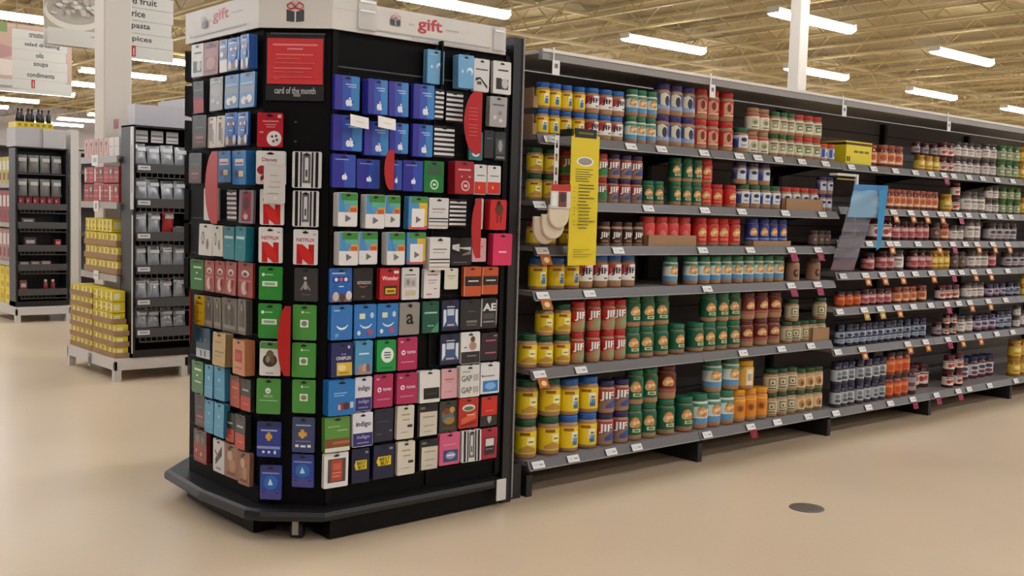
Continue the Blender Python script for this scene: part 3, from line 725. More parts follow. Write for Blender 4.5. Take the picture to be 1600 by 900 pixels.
JAM = {
 'jo': ('amber jar, orange label', '#9a4a30', '#6e2c1c', '#d79468', [('e',.5,.55,.3,.25,'#b9552c'),('r',.2,.08,.8,.22,'#f0d8b8')]),
 'jd': ('dark red jar, pale label', '#4a1e20', '#3a1416', '#9c8c8c', [('r',.2,.3,.8,.6,'#5c3c40')]),
 'jy': ('gold jar, yellow label', '#b98a22', '#a8761c', '#e3bd4c', [('r',.15,.2,.85,.35,'#8c6a20'),('e',.5,.65,.25,.2,'#f2dd8c')]),
 'jx': ('dark red jar, white and red label', '#5c1c22', '#4a1218', '#e2d4c8', [('e',.35,.4,.2,.22,'#b0342c'),('e',.68,.5,.18,.22,'#c8503c'),('r',.15,.8,.9,.92,'#6c4440')]),
 'jw': ('white-labelled jar, dark lid', '#3a3434', '#6c5a50', '#d9cfc6', [('r',.2,.62,.8,.80,'#7d726c'),('r',.3,.2,.7,.5,'#b8aaa0')]),
 'jgn': ('green-lidded jar, grey-green label', '#2f6a2e', '#4c5a34', '#a8b08c', [('r',.15,.2,.85,.8,'#6f7c54'),('r',.3,.35,.7,.65,'#c8ca9c')]),
 'jp1': ('dark jar, pink and red label', '#3a1a1e', '#4c161c', '#c98a86', [('r',-.45,.42,1.45,.56,'#8c3038'),('e',.5,.3,.25,.18,'#b24450'),('r',.2,.7,.8,.84,'#e6c2bc')]),
 'jgr': ('brown-lidded jar, grey label', '#43383a', '#4a3a38', '#b8aeb0', [('e',.5,.66,.3,.18,'#3a3438'),('r',.2,.12,.85,.36,'#857878')]),
 'jor': ('small jar, bright orange label', '#2c1c1c', '#8c3418', '#d8652c', [('r',.1,.66,.9,.84,'#e88c50'),('e',.5,.38,.3,.24,'#c04c1c')]),
 'jnv': ('navy-lidded jar, blue and white label', '#1e2238', '#1c1a30', '#aab0bc', [('r',-.45,.36,1.45,.52,'#2c3450'),('e',.5,.7,.26,.16,'#2c3450'),('r',.25,.1,.8,.24,'#6c7890')]),
 'jpu': ('purple jar, white and plum label', '#33284a', '#2a1a34', '#bdb2be', [('r',-.45,.0,1.45,.24,'#7c4a68'),('e',.5,.62,.3,.2,'#4c3a5c')]),
 'jbw': ('navy-lidded jar, grey and white label', '#1d2444', '#3a3038', '#b9bcc0', [('e',.5,.66,.26,.2,'#76807c'),('r',.25,.15,.8,.4,'#4a5058')]),
 'jnb': ('blue-lidded jar, white and berry label', '#22305e', '#5a2a30', '#cfc9ca', [('e',.5,.68,.3,.16,'#3a3440'),('e',.5,.25,.3,.16,'#7c3a4a')]),
}
_jm = {}
def jar_meshes(kind, h, r):
    key = (kind, h, r)
    if key in _jm: return _jm[key]
    pbk = kind in KINDS
    if pbk: look, lid, body, lab, (l0, l1), ops = KINDS[kind]
    else:
        look, lid, body, lab, ops = JAM[kind]; l0, l1 = .16, .66
    bm = PB if body is None else M(body, 0.15)
    if kind in ('ng','nt','nr','nb','np','nm'): rs = 0.0
    b = MB().lathe(jar_profile(pbk, r, h), bm).mesh('jar_body')
    lm = MB().lathe(lid_profile(pbk, r, h), M(lid, 0.35))
    for zz in (0.86, 0.93): lm.lathe([(r*0.912, h*zz), (r*0.918, h*(zz+0.01)), (r*0.912, h*(zz+0.02))], M(lid, 0.35))
    lm = lm.mesh('lid')
    la = MB()
    top = l1 if pbk else l1
    span = 150
    R0 = r + 0.0002
    la.lathe([(R0, h*l0), (R0, h*min(top, .70))] + ([(r*0.985+.0003, h*.745), (r*0.90+.0003, h*.79)] if top >= .78 else []), M(lab, 0.42), 20, a0=-span, a1=span)
    zt = min(top, .74)
    def fn(u, v, lay):
        a = math.radians((u-0.5)*110)
        z = h*(l0 + (zt-l0)*v)
        k = 1.0 if z < h*.70 else 1.0 - .25*(z/h-.70)
        rr = (R0)*k + 0.0003*lay
        return (rr*math.sin(a), -rr*math.cos(a), z)
    draw(la, ops, fn, K=7, mat=lambda c: M(c, 0.42))
    la = la.mesh('label')
    _jm[key] = (look, b, lm, la)
    return _jm[key]
SHELFW = {'L': ['top','second','third','fourth','fifth','bottom'], 'R': ['top','second','third','fourth','fifth','sixth','bottom']}
protos = {}
count = {}
def place_jar(kind, h, r, x, y, z, label, group):
    key = (kind, h, r)
    if key not in protos:
        look, b, lm, la = jar_meshes(kind, h, r)
        o = link(b, 'peanut_butter_jar' if kind in KINDS else 'jam_jar')
        link(lm, 'lid', o); link(la, 'label', o)
        protos[key] = o
    else: o = copy_tree(protos[key])
    o.location = (x, y, z); o.rotation_euler = (0, 0, math.radians(random.uniform(-38, -16)))
    tag(o, label, 'jar', group)
low_h = {}
for (sec, s, tiers, xs, kind, h, r) in JARS:
    if 0 in tiers:
        for x in xs: low_h.setdefault((sec, s), []).append((x, min(h, .17) if kind in ('jx','jnb') else h))
for (sec, s, tiers, xs, kind, h, r) in JARS:
    dy = 0.0; r = round(r-.0022, 4)
    if h > 0.2: h = 0.165; dy = 0.12
    zs = (LZ if sec == 'L' else RZ)[s]
    look = (KINDS.get(kind) or JAM[kind])[0]
    for t in tiers:
        for x in xs:
            z = zs
            if t == 1:
                z = zs + (h if 0 in tiers else max([hh for (xx, hh) in low_h.get((sec, s), []) if abs(xx-x) < 0.09] or [h]))
            n = count.get((sec, s, t, look), 0); count[(sec, s, t, look)] = n+1
            tw = 'upper tier' if t else 'lower tier'
            label = '%s, %s from left, %s, %s shelf, %s bays' % (look, ORD[n], tw, SHELFW[sec][s], 'left' if sec == 'L' else 'right')
            place_jar(kind, h, r, x, YF+0.03+r+dy+random.uniform(0, .006), z+0.0005, label, 'jars on the %s shelf of the %s bays' % (SHELFW[sec][s], 'left' if sec == 'L' else 'right'))
# cardboard trays
card = M('#a07a58', 0.8, var=0.08, name='cardboard')
def tray(x0, x1, z, hh, label, depth=0.028, dy=0.0, front=None):
    y0 = YF + 0.0215 + dy; z += .001; y1 = y0 + depth; t = 0.003
    mb = MB().box(x0, x1, y0, y0+t, z, z+hh, front or card).box(x0, x0+t, y0, y1, z, z+hh*1.0, card).box(x1-t, x1, y0, y1, z, z+hh, card)
    
    tag(mb.build('cardboard_tray'), label, 'tray')
tray(4.0, 4.375, 1.148, 0.055, 'open cardboard tray holding coral red jars on third shelf')
tray(5.146, 5.515, 1.355, 0.065, 'plain cardboard tray holding red-lidded jars on second shelf')
tray(5.47, 5.65, 0.585, 0.075, 'cardboard tray in front of cream jars, fifth shelf end')
tray(4.858, 5.213, 1.148, 0.03, 'low cardboard tray holding dark blue nut jars, third shelf')
for q, zt_ in enumerate((1.651, 1.771)):
    tb = MB().box(3.236, 3.239, YF+.05, YF+.30, zt_, zt_+.09, card).box(3.239, 3.262, YF+.05, YF+.053, zt_, zt_+.05, card).box(3.239, 3.262, YF+.297, YF+.30, zt_, zt_+.09, card)
    tag(tb.build('cardboard_tray'), 'brown cardboard tray side left of the yellow-label jars, top shelf, %s tier' % ('upper' if q else 'lower'), 'tray')
# yellow carton on the top shelf
tr = MB()
tr.box(5.735, 6.02, YF+0.024, YF+0.26, 1.648, 1.76, M('#e2cb1e', 0.5))
tr.box(5.74, 6.01, YF+0.03, YF+0.25, 1.76, 1.775, M('#5c3420', 0.6)).box(5.73, 6.02, YF+0.024, YF+0.26, 1.775, 1.783, M('#e2cb1e', 0.5))
for q in range(3): tr.box(5.82+0.06*q, 5.865+0.06*q, YF+0.0225, YF+0.024, 1.715, 1.728, M('#6c6220', 0.5))
for q in range(2): tr.box(5.745+0.022*q, 5.758+0.022*q, YF+0.0225, YF+0.024, 1.662, 1.69, M('#4c4418', 0.5))
tag(tr.build('yellow_carton'), 'bright yellow carton on the top shelf beside amber jars', 'carton')

# ------------------------------------------------------------------ price tags
tw = M('#e9e6e2', 0.4); 
def price_tag_mesh():
    mb = MB().add([(-.036,-.0028,-.015),(.038,-.0028,-.015),(.034,.0105,.015),(-.040,.0105,.015),(-.036,-.0008,-.0145),(.038,-.0008,-.0145),(.034,.0125,.015),(-.040,.0125,.015)],
        [(0,1,2,3),(7,6,5,4),(3,2,6,7),(4,5,1,0),(0,3,7,4),(1,5,6,2)], tw)
    def fn(u, v, lay): return (-.036-.004*v+.074*u, -.0028+.0133*v-0.0003*lay, -.015+.03*v)
    draw(mb, [('r',.55,.35,.88,.62,'#a9a5a2'),('r',.12,.55,.45,.64,'#c4c0bd'),('r',.12,.3,.45,.38,'#c4c0bd')], fn)
    return mb.mesh('shelf_price_tag')
PT = price_tag_mesh()
FLAGC = {'o': ('#e88a3c', 'orange'), 'y': ('#e8c04a', 'yellow'), 'p': ('#cf4a74', 'pink'), 'r': ('#bf3038', 'red')}
flags = {}
for kf, (c, w) in FLAGC.items():
    mb = MB().add([(-.018,-.012,-.047),(.046,-.012,-.049),(.034,-.003,-.002),(-.030,-.003,0)], [(0,1,2,3),(3,2,1,0)], M(c, 0.45))
    def fn(u, v, lay): return (-.018-.012*v+.064*u, -.012+.009*v-0.0005*lay, -.047+.046*v)
    draw(mb, [('e',.52,.45,.26,.26,'#f0d0a0' if kf in 'oy' else '#8a2444')], fn)
    flags[kf] = mb.mesh('sale_flag')
for (sec, s, row) in TAGS:
    zs = (LZ if sec == 'L' else RZ)[s]
    for i, (x, kf) in enumerate(row):
        o = link(PT, 'shelf_price_tag', None, (x, YF-0.0085, zs-0.019))
        where = '%s from left on the %s shelf edge, %s bays' % (ORD[i], SHELFW[sec][s], 'left' if sec == 'L' else 'right')
        if kf == 'w': tag(o, 'white price tag, ' + where, 'price tag', 'shelf edge price tags')
        else:
            link(flags[kf], 'sale_flag', o, (0.004, -0.002, -0.015))['label'] = '%s sale flag' % FLAGC[kf][1]
            tag(o, 'white price tag with %s flag, ' % FLAGC[kf][1] + where, 'price tag', 'shelf edge price tags')
# white flags under the canopy edge
for i, x in enumerate((3.30, 4.40, 5.62, 6.87)):
    mb = MB().box(-.022,.022,-.002,.0,-.075,-.01,M('#e8e4de',0.4)).box(-.018,-.012,-.002,.002,-.01,.045,M('#e8e4de',0.4))
    mb.box(-.01,.01,-.0026,-.002,-.045,-.025,M('#77716c',0.5))
    o = mb.build('canopy_flag', None, (x, YF-0.022, 1.99))
    tag(o, 'small white marker flag on the canopy edge, %s from the kiosk' % ORD[i], 'marker flag', 'canopy marker flags')

# ------------------------------------------------------------------ hanging yellow info strip
ys = MB().box(0, .178, -.0015, .0015, -.59, 0, M('#e0c616', 0.45))
fnY = lambda u, v, lay: (.178*u, -.0015-.0003*lay, -.59+.59*v)
draw(ys, [('e',.5,.80,.30,.036,'#f4f1e8'),('e',.5,.80,.25,.028,'#9a9488')], fnY)
yy = .735
lens = [.62,.5,.62,.55,.45,.5]
L = []
for w in lens: L.append(('r',.17,yy,.17+w,yy+.006,'#6b6120')); yy -= .018
yy -= .012
for w, num in ((.55,0),(.56,1),(.42,1),(.38,0),(.58,1),(.28,1),(.36,0),(.45,1),(.4,1),(.38,1),(.4,0),(.6,1),(.36,1),(.3,0)):
    if num: L.append(('r',.12,yy,.15,yy+.008,'#55501c'))
    L.append(('r',.28 if w != .36 else .24,yy,.28+w,yy+.007,'#55501c')); yy -= .026 if num else .024
yy = .12
for w in (.6,.35,.7,.55): L.append(('r',.12,yy,.12+w,yy+.004,'#8a7c22')); yy -= .018
draw(ys, L, fnY)
ob = ys.build('hanging_info_strip', None, (3.355, 3.50, 1.655), (0, 0, 0))
hd = MB().box(.02, .155, -.004, .001, -.012, .028, M('#14120f', 0.35))
draw(hd, [('r',.15,.4,.85,.62,'#6f6823')], lambda u, v, lay: (.02+.135*u, -.0042-.0003*lay, -.012+.04*v))
hd.box(.0, .012, -.002, .078, -.008, .024, M('#14120f', 0.35))
hd.build('clip_header', ob)['label'] = 'black header clip'
tag(ob, 'tall yellow printed info strip hanging in front of the shelves', 'sign')

# ------------------------------------------------------------------ clip strip with oval cream items
cs = MB()
for i in range(9):
    cs.box(-.013,.013,-.001,.001,-.03*i-.026,-.03*i,M('#dcdad6',0.3)) if i % 2 == 0 else cs.box(-.013,-.007,-.001,.001,-.03*i-.03,-.03*i+.004,M('#dcdad6',0.3)).box(.007,.013,-.001,.001,-.03*i-.03,-.03*i+.004,M('#dcdad6',0.3))
cs.box(-.01,.01,-.001,.055,-.004,.0,M('#dcdad6',0.3))
tag(cs.build('clip_strip', None, (3.285, 3.52, 1.65)), 'white plastic clip strip hanging from the top shelf edge', 'clip strip')
def oval(rx, rz, m, t=.0085):
    mb = MB(); n = 16
    f = [(-rx, rz*.55)] + [(-rx*math.cos(math.pi*i/n), -rz*math.sin(math.pi*i/n)**.85) for i in range(n+1)] + [(rx, rz*.55)]
    k = len(f)
    rings = [(0.93,-t),(1.0,-t*.5),(1.0,t*.5),(0.93,t)]
    vs = [(p[0]*q, yq, p[1]*q) for q, yq in rings for p in f]
    fs = [(j*k+i, j*k+(i+1)%k, (j+1)*k+(i+1)%k, (j+1)*k+i) for j in range(3) for i in range(k)] + [tuple(range(k)), tuple(range(4*k-1, 3*k-1, -1))]
    mb.add(vs, fs, m, False)
    return mb
cream = M('#dccbb0', 0.7, var=0.05)
for i, (dx, dz, rx, rz) in enumerate(((0.0, 0, .052, .066), (-.014, -.045, .058, .070), (-.042, -.06, .060, .078))):
    o = oval(rx, rz, [cream, M('#d3c2aa',.7), M('#c7b29c',.7)][i]).build('oval_pouch', None, (3.238+dx, 3.445+.021*i, 1.30+dz), (0, 0, math.radians(-12)))
    hd2 = MB().box(-.05,.05,-.003,.003,.022,.125,M('#d9d4d0',0.4))
    draw(hd2, [('r',0,.72,1,1,'#c33a2c'),('r',.38,.05,.8,.7,'#7a4a3a'),('r',.06,.1,.3,.65,'#efece8'),('e',.6,.45,.16,.2,'#4c3430')], lambda u, v, lay: (-.05+.1*u, -.003-.0004*lay, .022+.103*v))
    if i == 0: hd2.build('header_card', o, (0, -.012, 0))
    p0 = Vector((0, 0, .03)); p1 = Matrix.Rotation(math.radians(12), 3, 'Z') @ (Vector((3.285, 3.516, 1.385)) - Vector(o.location))
    MB().bar(p0, p1, .0015, M('#c9c4bc', .4), 6).build('hanging_loop', o)
    tag(o, ['front cream oval pouch with red header card on the clip strip', 'middle cream oval pouch hanging behind the front one', 'rearmost pinkish oval pouch hanging on the clip strip'][i], 'pouch')
# ------------------------------------------------------------------ blue clear packages on a strip
cp = clear_plastic('#9cc8e4', 0.55); cp2 = clear_plastic('#8f8c96', 0.5)
br = MB().box(-.16, .06, -.004, .004, .0, .014, M('#d8d4cc', .4)).box(.04,.06,-.006,.006,-.05,.014,M('#e4e0d8',.4)).box(-.16,.03,-.0045,.0,-.022,-.016,M('#c9a82c',.5)).box(.05,.056,-.004,.004,-.42,-.04,M('#c9c4bc',.4))
br.box(-.16,-.15,0,.05,0,.014,M('#d8d4cc',.4))
tag(br.build('display_bracket', None, (5.68, 3.52, 1.565)), 'pale bracket with hanging strip at the step between bays', 'bracket')
def bag(w, h, m, m2, wob, top):
    mb = MB(); n = 8
    vs = []
    for j in range(n+1):
        for i in range(n+1):
            u = i/n; v = j/n
            d = .013*math.sin(math.pi*u)*math.sin(math.pi*min(1, v*1.1))
            vs.append((w*(u-.5)+wob*(v-.5), -d+.006*math.sin(9*u+7*v), -h*v))
    for j in range(n+1):
        for i in range(n+1):
            u = i/n; v = j/n
            vs.append((w*(u-.5)+wob*(v-.5), .01*math.sin(math.pi*u)*math.sin(math.pi*v)+.001, -h*v))
    N = (n+1)**2
    fs = [(j*(n+1)+i,j*(n+1)+i+1,(j+1)*(n+1)+i+1,(j+1)*(n+1)+i) for j in range(n) for i in range(n)]
    mb.add(vs, fs, m, True)
    mb.add(vs[N:], fs, m2, True)
    mb.box(-w/2-wob/2, w/2-wob/2, -.002, .002, -.004, .03 if top else .008, M('#4f8cc0', .3) if top else M('#a9a4ac', .3))
    return mb
for i, (dx, z, w, h, mm) in enumerate(((-.005, 1.515, .23, .16, cp), (-.02, 1.40, .17, .13, cp2), (-.01, 1.315, .17, .13, cp2), (-.02, 1.235, .16, .12, cp2), (-.005, 1.16, .16, .12, cp2))):
    o = bag(w, h, mm, [cp, cp2, cp2, cp2, M('#7c4a52', .4)][i], -.03, i == 0).build('plastic_pouch', None, (5.67+dx, (3.40 if i == 0 else 3.425+.026*i), z-.03), (math.radians(2), 0, math.radians(-24)))
    if i == 0:
        MB().add([(.06,-.018,0),(.12,-.016,.01),(.10,-.016,-.33),(.07,-.018,-.35)], [(0,1,2,3),(3,2,1,0)], M('#3f94c4', .3)).build('blue_sleeve', o)
    tag(o, 'clear plastic pouch, %s down the strip at the bay step' % ORD[i], 'pouch', 'plastic pouches on the strip')

# drain cover and litter
dm = MB(); 
dm.lathe([(0.078,0.0),(0.078,0.003),(0.07,0.004),(0.01,0.004)], M('#6e6156',0.5,0.3))
for q in range(-3, 4): dm.box(-.055+abs(q)*.006, .055-abs(q)*.006, q*.016-.002, q*.016+.002, .004, .0048, M('#564a40',0.6))
tag(dm.build('drain_cover', None, (4.155, 2.722, 0)), 'round grey metal drain cover set in the beige floor', 'drain cover')
lt = MB(); rr = random.Random(3); vs = [(-.07+.028*i+rr.uniform(-.006,.006), -.03+.02*j+rr.uniform(-.004,.004), .004+abs(rr.gauss(0,.012))) for j in range(4) for i in range(6)]
lt.add(vs, [(j*6+i,j*6+i+1,(j+1)*6+i+1,(j+1)*6+i) for j in range(3) for i in range(5)], M('#8c7d74',0.3))
tag(lt.build('crumpled_wrapper', None, (4.72, 3.86, 0)), 'crumpled grey wrapper lying on floor under the second bay', 'wrapper')
# ================================================================== gift card kiosk
blk = M('#0b0a0a', 0.45, spec=.15, name='kiosk_black'); blk2 = M('#0a0909', 0.6, spec=.12, name='kiosk_panel'); lip = M('#151414', 0.42, name='kiosk_lip')
white = M('#d9d3cc', 0.4, name='kiosk_header_white')
K = empty('gift_card_kiosk', (2.5, 4.1, 0))
tag(K, 'black many-sided gift card kiosk with white header and low dark ledge', 'kiosk')
def kp(mb, name, label=None):
    o = mb.build(name, K); o.location = (-2.5, -4.1, 0)
    if label: o['label'] = label
    return o
XA, YR = 1.98, 3.595       # left face plane, right face plane
c1 = (XA, 3.78); c2 = (2.165, YR)
body = [c2, (3.055, YR), (3.055, 4.6), (2.165, 4.6), (XA, 4.42), c1]
bm = MB().prism(body, 0.125, 2.0, blk2)
for z in [0.20+0.148*q for q in range(13)]:      # slatted grooves across the right face
    bm.box(2.18, 3.045, YR-.004, YR, z-.004, z+.004, blk)
    bm.box(XA-.004, XA, 3.79, 4.41, z-.004, z+.004, blk)
for x in (2.178, 3.04): bm.box(x-.012, x+.012, YR-.012, YR, .14, 1.97, blk)
bm.box(2.652, 2.660, YR-.01, YR, .14, 1.97, blk)
bm.box(2.19, 2.98, YR-.012, YR, 1.832, 1.838, M('#4c4a4b', .3, .5))
kp(bm, 'kiosk_body')
led = [(2.13,3.525),(3.06,3.540),(3.06,4.66),(2.10,4.70),(1.90,4.50),(1.875,4.10),(1.90,3.74),(1.935,3.68)]
def inset(p, d):
    cx = sum(q[0] for q in p)/len(p); cy = sum(q[1] for q in p)/len(p)
    return [(q[0]+(cx-q[0])*d, q[1]+(cy-q[1])*d) for q in p]
lm = MB()
levels = [(0.03, .082), (0.005, .088), (0.0, .105), (0.012, .121), (0.05, .128)]
n = len(led)
for (d0, z0), (d1, z1) in zip(levels, levels[1:]):
    a = inset(led, d0); b = inset(led, d1)
    lm.add([(p[0],p[1],z0) for p in a]+[(p[0],p[1],z1) for p in b], [(i,(i+1)%n,n+(i+1)%n,n+i) for i in range(n)], lip, False)
lm.add([(p[0],p[1],.128) for p in inset(led,.05)], [tuple(range(n))], lip); lm.add([(p[0],p[1],.082) for p in inset(led,.03)], [tuple(reversed(range(n)))], lip)
kp(lm, 'kiosk_ledge')
pl = MB().prism([(2.17,3.555),(3.05,3.575),(3.05,3.68),(2.17,3.68)], .006, .084, blk)
pl.prism([(1.97,3.80),(2.07,3.80),(2.07,4.45),(1.985,4.45)], .006, .084, blk).box(2.05,3.05,4.40,4.55,.006,.084,blk).box(2.08,3.05,3.72,4.4,.05,.084,blk)
kp(pl, 'kiosk_plinth')
for (cx, cy) in ((2.09, 3.665), (2.98, 3.76), (2.08, 4.36), (2.98, 4.5)):
    w = MB()
    w.bar((cx-.016, cy+.016, .036), (cx+.016, cy-.016, .036), .036, M('#1e1c1b', .5), 20)
    o = kp(w, 'caster_wheel')
    f = MB().prism([(cx-.035,cy-.02),(cx-.018,cy-.037),(cx-.010,cy-.029),(cx-.027,cy-.012)], .02, .078, M('#a9a9a0', .35, .4)).box(cx-.03,cx+.03,cy-.03,cy+.03,.074,.084,M('#8c8c86',.4,.4))
    fo = f.build('caster_fork', o); fo['label'] = 'pale metal caster fork'
wp = MB().prism([(3.0,3.532),(3.055,3.534),(3.055,3.537),(3.0,3.536)], .03, .125, M('#cfcac4', .4))
kp(wp, 'corner_plate', 'white plate at the base corner')
# white header with lettering and box symbol
hz0, hz1 = 1.972, 2.085
hd = MB()
def strip(mb, p, q, z0, z1, t, m):
    d = Vector((q[0]-p[0], q[1]-p[1])); nrm = Vector((-d.y, d.x)).normalized()*t
    pts = [(p[0],p[1]),(q[0],q[1]),(q[0]+nrm.x,q[1]+nrm.y),(p[0]+nrm.x,p[1]+nrm.y)]
    mb.prism(pts, z0, z1, m)
H1 = (1.955, 3.775); H2 = (2.155, 3.572)
strip(hd, (H2[0],3.572), (3.015,3.572), hz0, hz1, .012, white)
strip(hd, H1, H2, hz0, 2.19, .012, white)
strip(hd, (1.955,4.43), H1, hz0, hz1+.015, .012, white)
strip(hd, (H2[0],3.570), (2.325,3.570), 2.05, 2.19, .012, white)
hd.prism([(1.97,3.79),(2.16,3.60),(3.04,3.60),(3.04,4.55),(2.17,4.55),(1.97,4.40)], 2.0, 2.03, blk)
def fr(u, v, l): return (2.16+.855*u, 3.572-.0006*l, hz0+(hz1-hz0)*v)
gbar = '#a9a49f'
def giftbox(x0, y0, x1, y1, red='#c02c34'):
    w = x1-x0; h = y1-y0
    return [('p',[(x0,y0+h*.03,y0+h*.52),(x0+w*.46,y0,y0+h*.42)],'#4a4a4c'),('p',[(x0+w*.54,y0,y0+h*.42),(x1,y0+h*.03,y0+h*.52)],'#4a4a4c'),
            ('p',[(x0+w*.46,y0,y0+h*.42),(x0+w*.54,y0,y0+h*.42)],'#e4dfd9')] + \
           [('p',[(x0+w*a,y0+h*b,y0+h*(b+.07)),(x0+w*c,y0+h*d,y0+h*(d+.07))],red) for a,b,c,d in ((.2,.48,.5,.55),(.5,.55,.85,.46),(.02,.62,.2,.48),(.85,.46,.98,.62),(.02,.64,.3,.75),(.3,.75,.5,.55),(.5,.55,.72,.76),(.72,.76,.98,.64),(.3,.56,.36,.95),(.36,.95,.5,.56),(.5,.56,.62,.96),(.62,.96,.7,.56))]
dops = [('t','the',.405,.52,.437,.60,'#a8a4a0'),('t','gift',.455,.30,.60,.86,'#c2353a'),('r',.62,.53,.70,.585,'#b5b0ab'),('r',.16,.13,.90,.19,'#aea8a3'),('r',.42,.04,.90,.08,'#c4beb8')] + giftbox(.30,.42,.355,.86,'#b9656a')
draw(hd, dops, fr)
def fl(u, v, l): return (1.955-.0006*l, 4.43-.655*u, hz0+(hz1+.015-hz0)*v)
draw(hd, [('t','gift',.40,.42,.62,.86,'#c2353a'),('r',.36,.55,.39,.60,'#b5b0ab'),('r',.66,.62,.80,.66,'#b5b0ab'),('r',.12,.16,.86,.21,'#a9a39d'),('r',.07,.15,.10,.23,'#8d8883')] + giftbox(.25,.36,.33,.80,'#8d8883'), fl)
dv = Vector((H2[0]-H1[0], H2[1]-H1[1], 0))
nv = Vector((-1, -1, 0)).normalized()
def fc(u, v, l): p = Vector((H1[0], H1[1], 0)) + dv*u + nv*(.0006*l); return (p.x, p.y, hz0+.218*v)
draw(hd, giftbox(.38, .10, .62, .52), fc)
kp(hd, 'header_sign', 'white header with red gift lettering')
acr = clear_plastic('#e6e2de', 0.45)
for x0, x1 in ((2.265, 2.345), (2.94, 3.005)):
    hm = MB().box(x0, x1, 3.560, 3.564, 1.985, 2.10 if x0 < 2.5 else 2.08, acr).box(x0, x1, 3.555, 3.571, 1.985, 1.989, acr)
    for z in ((2.055, 2.09) if x0 < 2.5 else (2.065,)): hm.box(x0+.005, x1-.005, 3.557, 3.560, z-.004, z+.004, M('#f6f4f0', .1))  # near-white strips put in as glare on the clear holders
    kp(hm, 'sign_holder', 'clear plastic holder')
kp(MB().box(2.655, 2.663, 3.545, 3.57, 1.80, 1.985, blk), 'divider_post')
# red notice and plaque on the angled face
P0 = Vector((2.0725, 3.6875, 0)); tv = Vector((1, -1, 0)).normalized()
def ac(u, v_z, off): p = P0 + tv*u + nv*off; return (p.x, p.y, v_z)
def angled(mb, u0, u1, z0, z1, off, t, m):
    vs = [ac(u0,z0,off),ac(u1,z0,off),ac(u1,z0,off+t),ac(u0,z0,off+t),ac(u0,z1,off),ac(u1,z1,off),ac(u1,z1,off+t),ac(u0,z1,off+t)]
    mb.add(vs, [(0,1,2,3),(7,6,5,4),(3,2,6,7),(1,0,4,5),(0,3,7,4),(2,1,5,6)], m)
pq = MB(); angled(pq, -.118, .108, 1.70, 1.955, .004, .004, M('#1a1718', .45))
def fp(u, v, l): return ac(-.118+.226*u, 1.70+.255*v, .0085+.0005*l)
draw(pq, [('t','card of the month',.15,.10,.86,.20,'#b9b4b0'),('r',.48,.06,.6,.10,'#8c8884')], fp)
for u in (-.02, -.01): pass
angled(pq, -.10, .11, 1.948, 1.955, .008, .004, M('#5d595a', .3, .4))
kp(pq, 'notice_plaque', 'black plaque reading card of the month')
for z in (1.62, 1.545): kp(MB().bar(ac(.0, z, 0), ac(.0, z, .010), .004, M('#4a4647', .4), 8), 'panel_screw')
rn = MB(); angled(rn, -.112, .104, 1.762, 1.934, .012, .0012, M('#cf2f33', .5))
draw(rn, [('r',.10,.84,.90,.88,'#e88884'),('r',.36,.75,.64,.79,'#e88884'),('r',.16,.63,.82,.66,'#e27470'),('r',.16,.55,.60,.57,'#dc6461'),('r',.12,.45,.86,.47,'#dc6461'),('r',.12,.33,.8,.36,'#e27470'),('r',.12,.25,.66,.27,'#dc6461'),('r',.12,.14,.82,.16,'#dc6461'),('r',.12,.10,.22,.12,'#dc6461')],
     lambda u, v, l: ac(-.112+.216*u, 1.762+.172*v, .0134+.0004*l))
tag(rn.build('red_notice'), 'red printed notice at the top of the angled kiosk face', 'notice')

# ------------------------------------------------------------------ cards
PLAY = [('r',0,0,1,.42,'#e4e0de'),('r',0,.42,.5,1,'#4f93c8'),('r',.5,.42,1,.7,'#e0a23a'),('r',.3,.62,1,.86,'#5fae9a'),('r',.15,.78,1,1,'#3f8a35'),('r',.3,.5,.62,.64,'#5c9cc9'),('r',.62,.44,.95,.56,'#d9552b'),('p',[(.38,.12,.34),(.66,.225,.235)],'#77736f')]
PLAY2 = [('r',0,0,1,1,'#d9482a'),('r',0,.1,.6,1,'#4f93c8'),('r',.55,.1,1,.9,'#e3b93a'),('r',.12,.82,1,1,'#4f8f3a'),('r',.15,.06,.85,.64,'#e9e4e0'),('p',[(.38,.18,.40),(.66,.285,.295)],'#77736f')]
def apple(c0, c1, c2, ax=.56):
    return [('r',0,0,.3,1,c0),('r',.3,0,.65,1,c1),('r',.65,0,1,1,c2),('r',.42,.74,.86,.77,'#b7c4e4'),('r',.52,.67,.86,.70,'#b7c4e4'),('e',ax-.05,.2,.085,.10,'#e9ecf4'),('e',ax+.06,.2,.085,.10,'#e9ecf4'),('e',ax+.15,.23,.04,.05,c1),('e',ax+.03,.335,.035,.035,'#e9ecf4')]
HS = []
for q in range(6): HS.append(('r',0,.05+q*.16,1,.13+q*.16,'#e4dfdc'))
VS = [('r',.08+.0,0,.2,1,'#17151a'),('r',.27,0,.33,1,'#17151a'),('r',.36,.12,.64,.92,'#6f6a6c'),('r',.44,.2,.56,.84,'#d9d4d0'),('r',.47,.3,.53,.5,'#3c3840'),('r',.68,0,.74,1,'#17151a'),('r',.82,0,.92,1,'#17151a')]
GX = [('e',.42,.80,.05,.035,'#d9ead0'),('r',.5,.785,.75,.81,'#a9d49c'),('r',.32,.36,.68,.58,'#e6efdf'),('e',.5,.47,.13,.08,'#7c8f70'),('r',.42,.46,.58,.48,'#d94c3a')]
N1 = [('t','NETFLIX',.12,.66,.90,.76,'#b5242a'),('p',[(.13,0,.58),(.38,0,.58)],'#bf1f22'),('p',[(.64,0,.58),(.88,0,.58)],'#bf1f22'),('p',[(.13,.58,.585),(.38,.15,.58),(.64,0,.43),(.88,0,.02)],'#d22a2a')]
FIG = [('e',.3,.55,.11,.22,'#6c6862'),('e',.3,.55,.06,.15,'#d9d4cc'),('e',.66,.36,.09,.18,'#8c8780')]
